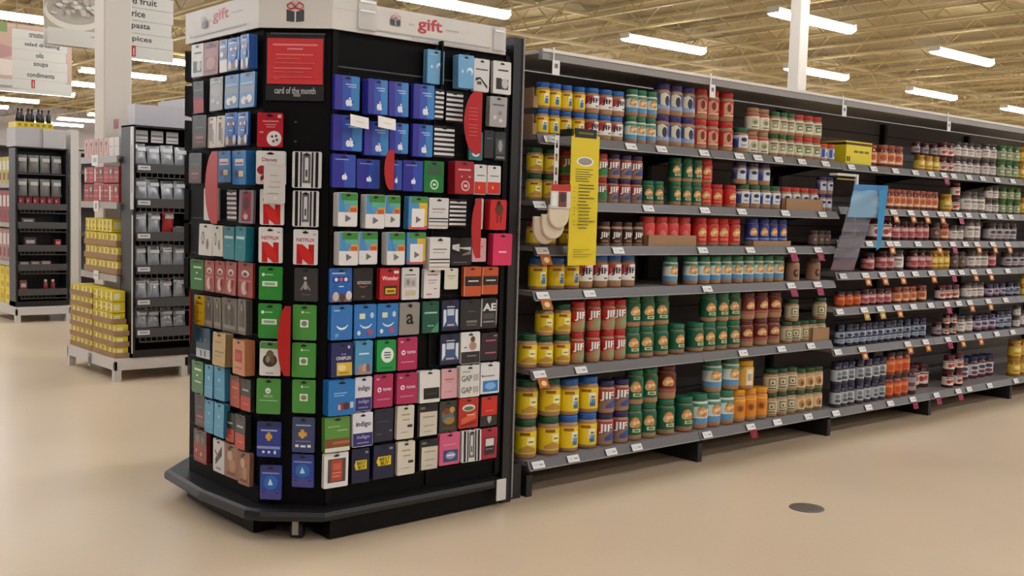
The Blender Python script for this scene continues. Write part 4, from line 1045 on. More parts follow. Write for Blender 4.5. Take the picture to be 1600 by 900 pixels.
BLU = [('r',.1,.84,.7,.88,'#cfdcee'),('r',.12,.58,.88,.76,'#23408c'),('e',.28,.67,.08,.06,'#e0e4ea'),('e',.5,.67,.08,.06,'#c9585c'),('e',.72,.67,.08,.06,'#e4e4dc'),('e',.5,.46,.3,.14,'#1763b4'),('r',0.38,0.445,0.62,0.475,'#dfe8f4'),('r',.05,.0,.95,.2,'#8c6a64'),('e',.25,.16,.14,.14,'#c9bcb4'),('e',.55,.12,.14,.12,'#5c3c34'),('e',.85,.18,.14,.14,'#d9d2cc')]
# design: (look, board colour, printed shapes)
DESIGNS = {
 'lblue': ('pale blue gift cards with white swirl', '#6fa8cf', [('e',.75,.52,.2,.12,'#e4eef4'),('e',.72,.47,.13,.08,'#6fa8cf'),('e',.25,.5,.05,.05,'#dfeaf2'),('r',.1,.86,.6,.89,'#a9cbe2')]),
 'wdots': ('white gift cards with black swoosh', '#dcd8d4', [('r',.1,.66,.9,.70,'#4c4846'),('p',[(.1,.3,.4),(.4,.38,.44),(.9,.08,.18)],'#2a2827'),('r',.2,.2,.5,.3,'#55514f')]),
 'wblock': ('white gift cards with black picture block', '#dcd8d2', [('r',0.25,0.705,0.85,0.755,'#3c3836'),('r',.15,.12,.45,.48,'#2a2626'),('r',.45,.12,.85,.45,'#57504c'),('e',.65,.32,.18,.16,'#c9c1ba')]),
 'apple': ('blue gift cards, white fruit emblem', '#3a3fb4', apple('#3c3596','#3a58b2','#4086c2')),
 'appled': ('deep blue gift cards, small emblem', '#313aa0', [('r',0,0,.5,1,'#2f2f92'),('r',.5,0,1,1,'#3450ac'),('r',.1,.84,.7,.87,'#8a9cd8'),('e',.47,.30,.07,.08,'#e9ecf4'),('e',.56,.30,.07,.08,'#e9ecf4'),('e',.54,.405,.03,.03,'#e9ecf4')]),
 'hstripe': ('black gift cards with white horizontal stripes', '#1a171a', HS),
 'graydot': ('grey speckled gift cards', '#a9a6a4', [('r',.15,.7,.85,.76,'#6b6765'),('e',.3,.3,.1,.08,'#cfccc8'),('e',.6,.45,.12,.08,'#8c8886'),('e',.65,.2,.1,.06,'#d9d5d2')]),
 'tealc': ('teal gift cards with white curl', '#3c7a7c', [('e',.5,.22,.3,.12,'#e4efee'),('e',.5,.24,.18,.07,'#3c7a7c')]),
 'darkgray': ('plain dark grey gift cards', '#2e2f33', [('r',.2,.7,.8,.74,'#6c6e73')]),
 'darkphoto': ('black gift cards with grey figure picture', '#2b2a2d', [('r',.1,.2,.9,.75,'#4a4a4e'),('e',.5,.5,.2,.22,'#9a9794'),('r',.1,.04,.9,.12,'#8c8884')]),
 'greenwreath': ('green gift cards with pale wreath', '#1e7a38', [('r',.15,.55,.9,.9,'#3a5f3f'),('e',.52,.24,.22,.17,'#bfe0b8'),('e',.52,.24,.15,.11,'#1e7a38'),('r',.44,.2,.6,.28,'#d9ecd2')]),
 'redwreath': ('dark red gift cards with round wreath', '#a3202b', [('r',.15,.72,.85,.77,'#e0a4a0'),('r',.3,.5,.4,.56,'#d97c74'),('r',.7,.5,.85,.56,'#d97c74'),('e',.55,.24,.24,.17,'#e0b0aa'),('e',.55,.24,.17,.12,'#a3202b'),('r',.45,.2,.65,.28,'#e8c4be')]),
 'whitered': ('white over red gift cards', '#dedad6', [('r',0,0,1,.42,'#d2301f'),('r',.2,.62,.85,.66,'#7c7875'),('e',.4,.22,.08,.06,'#ef9a4c')]),
 'play': ('white rainbow-top gift cards, grey triangle', '#e4e0de', PLAY),
 'play2': ('rainbow-edged gift cards, grey triangle', '#4f93c8', PLAY2),
 'wband': ('white gift cards with lower bands', '#dedad6', [('r',.15,.62,.85,.66,'#8c8884'),('r',.15,.52,.75,.55,'#a9a5a1'),('r',0,.30,1,.34,'#1f1b1e'),('r',0,.2,1,.23,'#3a3434'),('r',0,.06,1,.10,'#c9a58a')]),
 'creambrown': ('cream gift cards with brown figure', '#d9cfc2', [('e',.45,.6,.3,.25,'#5c4434')]),
 'redphoto': ('red gift cards with dark figure', '#cf2a2e', [('e',.55,.68,.26,.2,'#5c3a22'),('p',[(.4,.2,.6),(.5,.25,.6)],'#7c2a1c'),('p',[(.62,.2,.6),(.72,.25,.6)],'#7c2a1c'),('e',.5,.86,.14,.05,'#2c1c18')]),
 'bwpoly': ('black gift cards with white angular shapes', '#252325', [('p',[(.05,.6,.75),(.4,.5,.8)],'#dcd8d4'),('p',[(.4,.62,.66),(.98,.55,.68)],'#e4e0dc'),('p',[(.55,.35,.4),(.98,.4,.55)],'#8c8886'),('r',.1,.08,.8,.12,'#6c6866')]),
 'palepink': ('pale pink gift cards', '#dba7aa', [('r',.2,.62,.8,.67,'#b26a74'),('r',.3,.54,.7,.57,'#c48a90'),('r',.2,.2,.7,.23,'#c9838c')]),
 'hotpink': ('hot pink gift cards with pale bar', '#d9335f', [('r',0.30,0.390,0.72,0.450,'#f0b8c6')]),
 'bluepics': ('blue gift cards with row of pictures', '#2a63b4', BLU),
 'bluetall': ('blue gift cards with picture strip', '#2a63b4', [('r',0,0,.2,1,'#3f7cc4')]+BLU),
 'blackword': ('black gift cards with grey word', '#232122', [('t','amazon',.18,.5,.92,.60,'#b9b2ac'),('p',[(.3,.42,.45),(.5,.38,.42),(.7,.42,.45)],'#a35c3a'),('r',.4,.08,.6,.12,'#6c6866')]),
 'redyellow': ('red gift cards with yellow picture', '#b9202c', [('t','Wonder',.1,.62,.95,.76,'#f0dcd8'),('r',.2,.12,.9,.44,'#3a2c20'),('r',.28,.17,.82,.36,'#d9b81e'),('r',.35,.22,.75,.30,'#8c5a1c'),('r',.7,.84,.95,.93,'#e4d8d4')]),
 'wdoodle': ('white gift cards with grey line drawing', '#d9d5d2', [('r',.15,.76,.8,.80,'#7c7875'),('r',.1,.38,.85,.70,'#bdb8b4'),('e',.35,.55,.12,.1,'#8f8a87'),('e',.65,.52,.1,.1,'#9f9a97'),('r',.2,.12,.8,.28,'#cfbd94')]),
 'wpinktext': ('white gift cards with pink printing', '#e0d9d6', [('r',.2,.78,.85,.83,'#c28a84'),('r',.25,.6,.8,.64,'#a9a19d'),('r',.25,.5,.7,.54,'#b9b1ad'),('r',.15,.1,.5,.15,'#cf7a84'),('r',.6,.3,.8,.34,'#cf7a84')]),
 'creamsmall': ('small cream tag card', '#ddd6c4', [('r',.2,.62,.8,.66,'#9c9482'),('r',.3,.5,.65,.54,'#aca492')]),
 'orangeblk': ('orange and black gift cards', '#c4552a', [('r',0,.34,1,.68,'#29211f'),('r',0.25,0.492,0.85,0.538,'#e0dad4'),('r',0,.0,.04,1,'#d9a98c')]),
 'bluesmile': ('blue gift cards with white curved line', '#2f76bc', [('p',[(.25,.38,.42),(.38,.30,.36),(.52,.28,.34),(.68,.31,.37),(.8,.4,.44)],'#e9eff4'),('r',.1,.84,.4,.88,'#9cc0e0'),('p',[(.2,.04,.16),(.35,.12,.18)],'#7cacd9')]),
 'bluesmile2': ('blue gift cards, curved line and icons', '#2f76bc', [('p',[(.25,.38,.42),(.38,.30,.36),(.52,.28,.34),(.68,.31,.37),(.8,.4,.44)],'#cfe0ee'),('r',.22,.58,.48,.74,'#d9e0b4'),('e',.8,.68,.09,.09,'#b4d4e8'),('e',.2,.16,.08,.07,'#dfe8ee'),('e',.7,.18,.14,.08,'#b8506c')]),
 'grayA': ('grey gift cards with black letter a', '#8f8983', [('t','a',.32,.32,.72,.66,'#151314'),('p',[(.3,.18,.21),(.5,.14,.17),(.7,.18,.21)],'#c4804c'),('r',.45,.86,.6,.92,'#1c1a1a')]),
 'dgreen': ('dark green gift cards', '#1c5440', [('r',.1,.62,.9,.67,'#a9c9b8'),('r',.3,.2,.7,.24,'#8cb4a0'),('p',[(.55,0,.05),(1,0,.35)],'#4c9474')]),
 'navyphoto': ('navy gift cards with white shirt picture', '#1c2440', [('r',.08,.12,.95,.70,'#3a5480'),('p',[(.08,.12,.7),(.25,.3,.7)],'#dce2ea'),('p',[(.8,.3,.7),(.95,.12,.7)],'#dce2ea'),('r',.3,.50,.72,.72,'#c4ccd8'),('r',0.28,0.777,0.74,0.812,'#c9cfdc'),('r',.3,.15,.72,.21,'#c9a4b4')]),
 'blackplain': ('black gift cards with faint lettering', '#2a292a', [('r',.35,.6,.75,.63,'#5c5a58'),('r',.3,.22,.85,.3,'#77736f'),('r',.3,.12,.8,.18,'#5f5c59')]),
 'AE': ('black gift cards with two white capitals', '#232224', [('t','AE',.12,.58,.94,.84,'#e0dcd8'),('r',.0,.05,.08,1,'#a9a5a1'),('r',.15,.3,.85,.5,'#4c4a4b'),('r',.15,.18,.85,.24,'#8c8886'),('r',.92,.1,1,.95,'#8c8886')]),
 'cineplex': ('dark blue gift cards, yellow lower picture', '#22285c', [('t','TO THE',.45,.64,.7,.69,'#a9b0d0'),('t','CINEPLEX',.22,.50,.95,.60,'#dfe0ea'),('r',.25,.03,.98,.42,'#d9b43c'),('e',.5,.26,.2,.1,'#ecd894'),('r',.35,.08,.85,.14,'#b08c24'),('e',.82,.88,.06,.05,'#b9bcd4')]),
 'lbluephoto': ('light blue gift cards, people at bottom', '#4f93c0', [('r',.2,.60,.8,.65,'#cfe0ea'),('e',.3,.18,.14,.14,'#b88a78'),('e',.55,.16,.14,.16,'#c9a590'),('e',.75,.18,.12,.14,'#7c5a50'),('r',.05,0,.95,.08,'#a98c84')]),
 'spot': ('green gift cards with big white circle', '#149444', [('e',.55,.52,.34,.25,'#e4eee4'),('r',.38,.58,.72,.62,'#4c5c50'),('r',.36,.50,.74,.54,'#4c5c50'),('r',.4,.42,.7,.46,'#4c5c50'),('r',.2,.08,.8,.12,'#0c6c30')]),
 'itunesp': ('magenta gift cards with round white emblem', '#b02a58', [('e',.28,.54,.11,.08,'#f0dfe6'),('e',.28,.54,.05,.035,'#b02a58'),('t','tunes',.46,.50,.92,.60,'#eccfda'),('r',.15,.22,.85,.26,'#cf7c98'),('r',.1,.85,.25,.90,'#d9a4b4')]),
 'wphotoblk': ('white and black gift cards, seated figure', '#e0dcd8', [('r',0,0,1,.38,'#2a282a'),('e',.62,.78,.12,.1,'#5c4434'),('e',.62,.56,.2,.14,'#b08a76'),('r',.15,.5,.3,.54,'#6c6866'),('r',.3,.22,.8,.26,'#8c8886')]),
 'blackpink': ('dark maroon gift cards with pink writing', '#2c1c24', [('r',0.25,0.705,0.90,0.755,'#c25c80'),('r',0.25,0.245,0.90,0.295,'#c25c80'),('r',.75,.88,.95,.93,'#9c8c90')]),
 'bluebig': ('bright blue gift cards with fruit pictures', '#2173b8', [('r',.2,.62,.7,.65,'#8cbce0'),('r',.2,.55,.6,.58,'#8cbce0'),('e',.5,.25,.12,.11,'#8c3c34'),('e',.68,.25,.12,.11,'#4c2a24'),('r',.82,.18,.95,.36,'#b4d0e4'),('r',.36,.15,.45,.3,'#d9a49c')]),
 'indigo': ('white over indigo gift cards', '#dcdae0', [('r',0,0,1,.40,'#2f2c6e'),('t','indigo',.15,.56,.9,.76,'#2b2a4a'),('t','indigo',.2,.2,.85,.34,'#a9a8cc'),('r',.2,.08,.8,.12,'#8c8ab8')]),
 'whiteblk': ('white gift cards with black box', '#dedad4', [('r',.18,.10,.98,.46,'#1d1a1a'),('r',.3,.25,.85,.3,'#3c3836')]),
 'gap': ('white gift cards with big grey letters', '#dad6d0', [('t','GAP',.05,.50,.6,.70,'#5c5856'),('t','GAP',.05,.12,.6,.32,'#5c5856'),('r',.68,.5,.95,.72,'#b4b0ac'),('r',.1,.80,.5,.83,'#8c8886'),('r',.68,.12,.95,.32,'#b4b0ac')]),
 'whiteblue': ('white gift cards with blue lower block', '#dedbd8', [('r',.12,.05,.95,.42,'#2c7abf'),('e',.53,.24,.3,.12,'#7cb0dc'),('r',.1,.56,.75,.6,'#8c8886'),('r',.05,.55,.1,.63,'#2a2a2a')]),
 'greenbrown': ('green gift cards with brown scene', '#5a8f3c', [('r',0,0,1,.14,'#ddd8cc'),('r',0,.12,1,.38,'#7c4a2c'),('r',.3,.22,1,.30,'#a96a3c'),('r',.1,.72,.6,.76,'#8cb86c'),('r',.5,.6,.9,.63,'#a4c888')]),
 'navyplain': ('plain dark navy gift cards', '#1f2233', [('r',.1,.6,.8,.63,'#3c4058'),('r',.1,.22,.4,.25,'#4c5068'),('r',.8,.28,.95,.34,'#6c7088')]),
 'cream': ('cream gift cards with small brown print', '#d6cdbb', [('r',.25,.72,.75,.76,'#9c8f76'),('r',.3,.56,.75,.60,'#a99c84'),('r',.62,.34,.92,.42,'#3c342c'),('r',.2,.18,.7,.21,'#b4a890')]),
 'blackcream': ('black-topped cream gift cards', '#1f1d1e', [('r',.1,0,1,.76,'#d0c7b6'),('r',.25,.58,.85,.62,'#9c8f76'),('r',.3,.30,.85,.34,'#a99c84'),('r',.1,.86,.35,.93,'#77736f'),('r',.3,.12,.7,.15,'#a99c84')]),
 'foodphoto': ('brown food photo gift cards', '#3c3a30', [('e',.45,.55,.35,.22,'#7c6c44'),('e',.5,.42,.38,.16,'#4c6c8c'),('e',.55,.36,.3,.12,'#a97c34'),('e',.4,.68,.18,.1,'#8c3c24'),('r',.1,.08,.9,.16,'#5c4434'),('e',.7,.72,.15,.1,'#b89c54')]),
 'redpizza': ('red gift cards with pale oval logo', '#b92c24', [('e',.5,.68,.34,.12,'#ddd4cc'),('e',.5,.66,.26,.07,'#5c7a4c'),('p',[(.1,.1,.3),(.9,.3,.55)],'#d9643c'),('p',[(.1,.05,.12),(.9,.12,.2)],'#7c1c18'),('r',.4,.42,.8,.46,'#e8c090')]),
 'redblack': ('red over black gift cards', '#26221f', [('r',.05,.36,1,1,'#cc2a1e'),('r',.3,.5,.75,.53,'#e47a6c'),('p',[(.42,.2,.32),(.54,.06,.32),(.66,.2,.32)],'#b4b0ac')]),
 'wredphoto': ('white-framed gift cards with red picture', '#e2ded9', [('r',.14,.14,.9,.84,'#4c4a40'),('r',.28,.18,.76,.80,'#b8432f'),('r',.34,.4,.7,.44,'#dc8c78'),('r',.34,.3,.66,.34,'#dc8c78'),('r',.36,.5,.68,.7,'#c9604c')]),
 'bestbuy': ('navy gift cards with yellow tag', '#171a3c', [('r',.2,.38,.85,.66,'#e3c81c'),('e',.2,.52,.06,.08,'#e3c81c'),('t','BEST',.28,.53,.80,.63,'#14141c'),('t','BUY',.34,.40,.76,.51,'#14141c'),('r',.75,.86,.92,.92,'#8c90b4')]),
 'pinknavy': ('pink gift cards with navy block', '#d45a80', [('r',.18,.08,.92,.46,'#3c4470'),('e',.55,.28,.26,.12,'#8c98bc'),('r',0.36,0.265,0.76,0.315,'#e4e6ee'),('r',.15,.62,.8,.65,'#e494ac')]),
 'vstripe': ('white gift cards with black vertical stripes', '#dcd8d4', VS),
 'redtag': ('crimson gift cards with black square', '#a8203a', [('r',.2,.12,.88,.7,'#5c1c28'),('r',.28,.42,.8,.66,'#d4d0cc'),('r',.25,.16,.82,.40,'#221c1e'),('r',.3,.3,.75,.33,'#8c8886')]),
 'reddots': ('red gift card with white spotted circle', '#b3202e', [('r',.2,.74,.85,.78,'#d98884'),('r',.3,.64,.75,.67,'#d98884'),('r',.35,.57,.72,.60,'#d98884'),('e',.68,.24,.3,.23,'#e0d8d4'),('e',.6,.3,.05,.04,'#6c3434'),('e',.76,.32,.05,.04,'#3c5c7c'),('e',.66,.16,.05,.04,'#7c3c4c'),('e',.8,.2,.05,.04,'#5c3c2c'),('r',.1,.4,.25,.45,'#d98884'),('r',.82,.86,.96,.96,'#d9a8a8')]),
 'whitescript': ('white gift card with red script word', '#ddd8d4', [('t','Disney',.2,.66,.75,.80,'#b04048'),('e',.2,.42,.18,.14,'#a3262c'),('e',.28,.16,.14,.12,'#8c1c20'),('e',.3,.08,.10,.06,'#e4cfc4')]),
 'enn': ('white gift cards with big red letter N', '#e0dcd8', N1 + [('r',.82,.86,.95,.89,'#8c8886')]),
 'greenbar': ('green gift card with white bar', '#2f8a36', [('e',.18,.76,.07,.05,'#dfeedd'),('r',.28,.745,.62,.78,'#a4d49c'),('r',.14,.40,.82,.56,'#dde8d8'),('r',.24,.44,.72,.52,'#8cb08c')]),
 'grayfig': ('dark grey gift card with pale figure', '#393838', [('e',.47,.70,.07,.05,'#c9c5c1'),('p',[(.25,.3,.36),(.47,.44,.62),(.7,.3,.36)],'#8c8886'),('p',[(.42,.35,.6),(.54,.35,.6)],'#a9a5a1'),('r',.3,.18,.7,.2,'#77736f')]),
 'greenx': ('green gift card with small white square', '#49913e', GX),
 'xbox': ('green gift card with white ball emblem', '#4f8f42', [('e',.48,.66,.12,.085,'#e4efe0'),('p',[(.40,.62,.64),(.48,.65,.67),(.56,.62,.64)],'#4f8f42'),('t','XBOX',.28,.46,.7,.55,'#b4d4a8'),('r',.1,.36,.9,.40,'#8cbc80')]),
 'wgreenphoto': ('white and green gift card, dark armoured figure', '#ddd9d4', [('r',0,.80,1,1,'#4f8f42'),('e',.5,.45,.36,.2,'#3c3a30'),('e',.5,.6,.2,.16,'#6c6048'),('e',.4,.48,.1,.1,'#9c9078'),('e',.64,.46,.1,.12,'#7c4434'),('r',.3,.05,.7,.08,'#8c8886')]),
 'plus': ('blue gift card, gold plus, white icons', '#2a3f8e', [('r',.0,.84,1,1,'#33365c'),('r',.15,.74,.85,.78,'#a9bce0'),('r',.36,.52,.64,.64,'#d9a43c'),('r',.43,.46,.57,.70,'#d9a43c'),('r',.0,.22,1,.3,'#8c98cc'),('e',.28,.13,.06,.04,'#dfe4f0'),('e',.52,.13,.06,.04,'#dfe4f0'),('e',.78,.13,.05,.06,'#dfe4f0')]),
 'plus2': ('slate blue gift card, gold plus', '#3c486e', [('r',.15,.76,.85,.80,'#a9b4cc'),('r',.28,.46,.66,.58,'#d9a43c'),('r',.38,.40,.54,.66,'#d9a43c'),('r',.15,.30,.85,.33,'#77809c'),('r',.14,.14,.3,.22,'#e4e6ec'),('r',.38,.14,.62,.2,'#e4e6ec'),('r',.7,.14,.86,.22,'#e4e6ec')]),
 'tri': ('blue gift card with glowing pale triangle print', '#2a469a', [('r',0,.84,1,1,'#39396c'),('r',.08,.76,.92,.80,'#8c98cc'),('e',.5,.5,.34,.22,'#2c6cb8'),('p',[(.38,.42,.46),(.48,.42,.62),(.6,.42,.46)],'#c4e0f0'),('r',0,0,1,.26,'#4a4a92'),('r',.05,.18,.25,.22,'#2c2c5c'),('r',.75,.18,.95,.22,'#2c2c5c')]),
 'redbrown': ('reddish brown gift cards', '#8f5148', [('r',.1,.55,.9,.8,'#a86a5c'),('e',.5,.35,.3,.2,'#b8806c'),('r',.1,.08,.9,.14,'#6c3434'),('r',.15,.84,.85,.9,'#5c2c30')]),
 'bluemix': ('blue and white patched gift cards', '#3c5c9c', [('r',0,.0,.95,.38,'#d4cfc8'),('e',.3,.55,.2,.08,'#dfdcd8'),('r',.1,.75,.8,.85,'#a9b0c0'),('r',.5,.4,1,.7,'#3c3450')]),
 'redgray': ('dark gift cards with red lower half', '#3f3a3a', [('r',0,0,1,.42,'#b03440'),('r',.1,.7,.9,.75,'#77706c'),('r',0,.42,1,.5,'#7c2c34')]),
 'brownish': ('brown-grey photo gift cards', '#5c524a', [('e',.5,.6,.35,.2,'#77685c'),('e',.3,.3,.12,.08,'#a3968a'),('e',.66,.22,.12,.06,'#b8aca0'),('r',.1,.85,.9,.9,'#8c8278')]),
 'bluesil': ('blue and silver gift cards, white ovals', '#3c78b4', [('r',.05,.42,.95,.62,'#6c7a88'),('e',.32,.2,.2,.12,'#cfd0d2'),('e',.68,.24,.2,.12,'#dfdcd8'),('e',.5,.16,.12,.06,'#a0564c'),('r',.1,.68,.9,.72,'#9cbcd8')]),
 'darkred': ('dark gift cards with dim red picture', '#33292a', [('r',.1,.05,.95,.45,'#5c2c2a'),('r',.25,.28,.8,.34,'#9c6c60'),('r',.25,.14,.8,.18,'#8c4c44'),('r',.2,.6,.8,.64,'#5c5250')]),
 'creamtxt': ('cream gift cards with dark vertical print', '#cfc5b8', [('r',.3,.2,.55,.8,'#6c6056'),('e',.4,.72,.16,.08,'#8c4434'),('r',.62,.1,.75,.6,'#9c9084')]),
 'bluebox': ('blue gift cards with white picture boxes', '#2c78b8', [('r',.2,.56,.85,.76,'#d8dce0'),('r',.25,.6,.8,.66,'#b45c60'),('r',.2,.2,.85,.42,'#3c5c8c'),('r',.5,.22,.85,.40,'#dccfa0'),('e',.32,.3,.1,.08,'#5c3c34')]),
 'whitefig': ('white gift cards with dark oval figures', '#dcd8d2', FIG),
 'redgrayf': ('grey gift cards with red figure panel', '#8c8088', [('r',.2,.05,.85,.95,'#9c2c3c'),('e',.5,.6,.22,.2,'#5c3438'),('e',.5,.2,.16,.10,'#d4c4c0'),('e',.5,.3,.1,.05,'#c4606c')]),
 'teal': ('teal gift cards with white band', '#1f8492', [('r',.1,.64,.9,.72,'#c9e0e4'),('r',.3,.4,.7,.43,'#4ca4b0')]),
 'greensc': ('green gift cards with pale bars', '#1f7434', [('r',.25,.72,.85,.78,'#d4e0a8'),('r',.3,.34,.85,.38,'#cfe0c4'),('e',.5,.56,.08,.03,'#cfe0c4'),('r',.1,.9,.9,.94,'#0f4a20')]),
 'redwhite': ('red gift cards with white oval shapes', '#9c3a38', [('e',.5,.68,.26,.1,'#d9cfc8'),('e',.5,.66,.16,.06,'#5c3430'),('e',.45,.25,.22,.2,'#cfb8b0'),('r',.1,.45,.9,.5,'#c26c60'),('e',.6,.3,.08,.14,'#b04038')]),
 'yellowc': ('yellow gift cards', '#d9b01c', [('r',.2,.7,.8,.76,'#8c7414'),('r',.25,.4,.75,.44,'#a98c18'),('r',.2,.1,.7,.13,'#8c7414')]),
 'photogray': ('grey photo gift cards with bottle shapes', '#6c645c', [('e',.3,.5,.14,.34,'#463e38'),('e',.66,.48,.16,.36,'#4a3a34'),('r',.1,.08,.9,.2,'#8c8278'),('e',.5,.74,.1,.08,'#a39a8c')]),
 'tealblue': ('dark teal gift cards over white strip', '#1f4a64', [('r',0,0,1,.3,'#c4c8ca'),('r',.3,.05,.4,.25,'#4c5c64'),('r',.6,.05,.7,.25,'#4c5c64'),('e',.35,.6,.08,.05,'#5c8ca4'),('e',.7,.62,.08,.05,'#5c8ca4')]),
 'creamtan': ('tan beige gift cards', '#c4a878', [('r',.15,.4,.9,.44,'#8c7448'),('r',.15,.28,.7,.31,'#a48c5c'),('r',.2,.7,.7,.73,'#8c7448')]),
 'orangesq': ('orange tan gift cards with red square', '#c98458', [('r',.2,.36,.8,.72,'#a82c24'),('r',.28,.44,.72,.64,'#c2402c'),('r',.2,.18,.8,.21,'#8c5434')]),
 'skyblue': ('sky blue gift cards', '#4a9cc0', [('r',.2,.3,.75,.33,'#6cb4d0'),('e',.5,.6,.1,.06,'#8cc8dc')]),
 'redblk': ('black over red gift cards', '#2f3230', [('r',0,0,1,.45,'#bf3a28'),('r',0.20,0.630,0.80,0.690,'#b4b8b0'),('r',.3,.2,.8,.23,'#e07c60')]),
 'redblk2': ('plain brick red gift cards', '#b0402e', [('r',.2,.6,.8,.64,'#d98c74'),('r',.3,.3,.7,.33,'#cf7458'),('r',0,.84,1,1,'#5c3a34')]),
 'redcal': ('wide dark red calendar-like gift cards', '#8c2c28', [('r',0,.6,1,1,'#4c423c'),('e',.3,.72,.16,.14,'#77685c'),('e',.72,.70,.16,.14,'#6c6058'),('e',.22,.34,.06,.06,'#e0806c'),('e',.6,.26,.08,.07,'#e0806c'),('r',.1,.1,.9,.13,'#b4544c')]),
 'wblk': ('white gift cards with black marks', '#d6d2ce', [('p',[(.2,.2,.4),(.8,.55,.85)],'#2c2a2c'),('p',[(.15,.6,.7),(.5,.4,.5)],'#6c686a'),('r',.3,.1,.7,.14,'#4c484a')]),
 'brownf': ('brown gift cards with pale figures', '#9c6a50', [('e',.4,.66,.2,.16,'#c9a48c'),('e',.6,.36,.24,.2,'#b88868'),('r',.15,.08,.85,.16,'#6c4434'),('e',.35,.86,.12,.06,'#5c2c24')]),
}
hook_m = M('#1a1819', 0.4, name='peg_black')
def card_stack(W, Hh, d, color, ops):
    """front face in the plane y = 0 looking towards -y, top edge at z = 0, stack running back to +y"""
    mb = MB(); m = M(color, 0.28)
    edge = M('#c9c4be', 0.5) if d > 1 else m
    nplates = 1 + d*2
    for i in range(nplates):
        y = i*0.0042
        jx = 0 if i == 0 else random.uniform(-.0012, .0012); jz = 0 if i == 0 else random.uniform(-.001, 0)
        mm = m
        c = 0.004
        pts = [(-W/2+c,-Hh),(W/2-c,-Hh),(W/2,-Hh+c),(W/2,-c),(W/2-c,0),(-W/2+c,0),(-W/2,-c),(-W/2,-Hh+c)]
        vs = [(p[0]+jx, y, p[1]+jz) for p in pts] + [(p[0]+jx, y+.0016, p[1]+jz) for p in pts]
        mb.add(vs, [tuple(range(8)), tuple(range(15,7,-1))] + [((k+1)%8, k, 8+k, 8+(k+1)%8) for k in range(8)], mm)
    fn = lambda u, v, l: (-W/2+.0015+(W-.003)*u, -0.00035*l, -Hh+.002+(Hh-.004)*v)
    draw(mb, ops, fn, mat=lambda c: M(c, 0.28))
    # hanging slot
    draw(mb, [('e',.5,.915,.13,.028,'#141213'),('e',.5,.93,.05,.035,'#141213')], lambda u, v, l: (-W/2+W*u, -0.00035*(l+len(ops)), -Hh+Hh*v))
    return mb
FACEW = {'R': 'right kiosk face', 'C': 'angled kiosk face', 'L': 'left kiosk face'}
rown = {}
pegs = []
for c in CARDS:
    face, row, design, pos, ztop, W, Hh, d = c[:8]
    i = rown.get((face, row), 0); rown[(face, row)] = i+1
    look, color, ops = DESIGNS[design]; Hh = min(Hh, .138)
    depth = .010 + .0084*d
    W = min(W, .125); 
    if face == 'R':
        p = (pos, YR-.006-depth, ztop); rz = random.uniform(-3, 2)
        if d > 1: rz -= 2
        peg = ((pos, YR, ztop+.0038), (pos, YR-.018-depth, ztop+.0038))
    elif face == 'L':
        p = (XA-.006-depth, pos, ztop); rz = -90+random.uniform(-2, 3)
        peg = ((XA, pos, ztop+.0038), (XA-.018-depth, pos, ztop+.0038))
    else:
        q = P0 + tv*pos + nv*(.008+depth); p = (q.x, q.y, ztop); rz = -45+random.uniform(-2, 2)
        q0 = P0 + tv*pos; q1 = P0 + tv*pos + nv*(.020+depth)
        peg = ((q0.x, q0.y, ztop+.0038), (q1.x, q1.y, ztop+.0038))
    o = card_stack(W, Hh, d, color, ops).build('gift_card', None, p, (math.radians(random.uniform(-1.5, 1.5)), 0, math.radians(rz)))
    if face == 'C': where = '%s row, %s column, %s' % (ORD[row], 'left' if c[8] == 0 else 'right', FACEW[face])
    else: where = '%s row down, %s from left, %s' % (ORD[row], ORD[i], FACEW[face])
    tag(o, look + ', ' + where, 'gift card', 'gift cards on the ' + FACEW[face])
    pegs.append(peg)
def peg_mb(pg):
    mb = MB()
    for a, b in pg:
        mb.bar(a, b, .0022, hook_m, 6)
        mb.bar(b, (b[0], b[1], b[2]-.0005), .0026, hook_m, 6)
    return mb
order = sorted(range(len(pegs)), key=lambda i: pegs[i][0][0]**2+pegs[i][0][1]**2)
for i in order[:99]: kp(peg_mb([pegs[i]]), 'peg_hook')
r_ = kp(peg_mb([pegs[i] for i in order[99:]]), 'peg_hook'); r_['kind'] = 'stuff'
# cards on the far left chamfer of the kiosk, seen nearly edge-on
dvb = Vector((1, 1, 0)).normalized()
for r in range(7):
    z = 1.95 - .148*r
    q = Vector((XA, 4.42, 0)) + dvb*.055
    o = card_stack(.085, .13, 2, '#3c3a3b', [('r',.1,.5,.9,.9,'#55514f'),('r',.2,.1,.8,.3,'#6a3434')]).build('gift_card', None, (q.x-.025, q.y+.025, z), (0, 0, math.radians(-90-45)))
    tag(o, 'dark grey gift cards seen edge-on, %s row down, far left corner of kiosk' % ORD[r], 'gift card', 'gift cards on the far left kiosk corner')
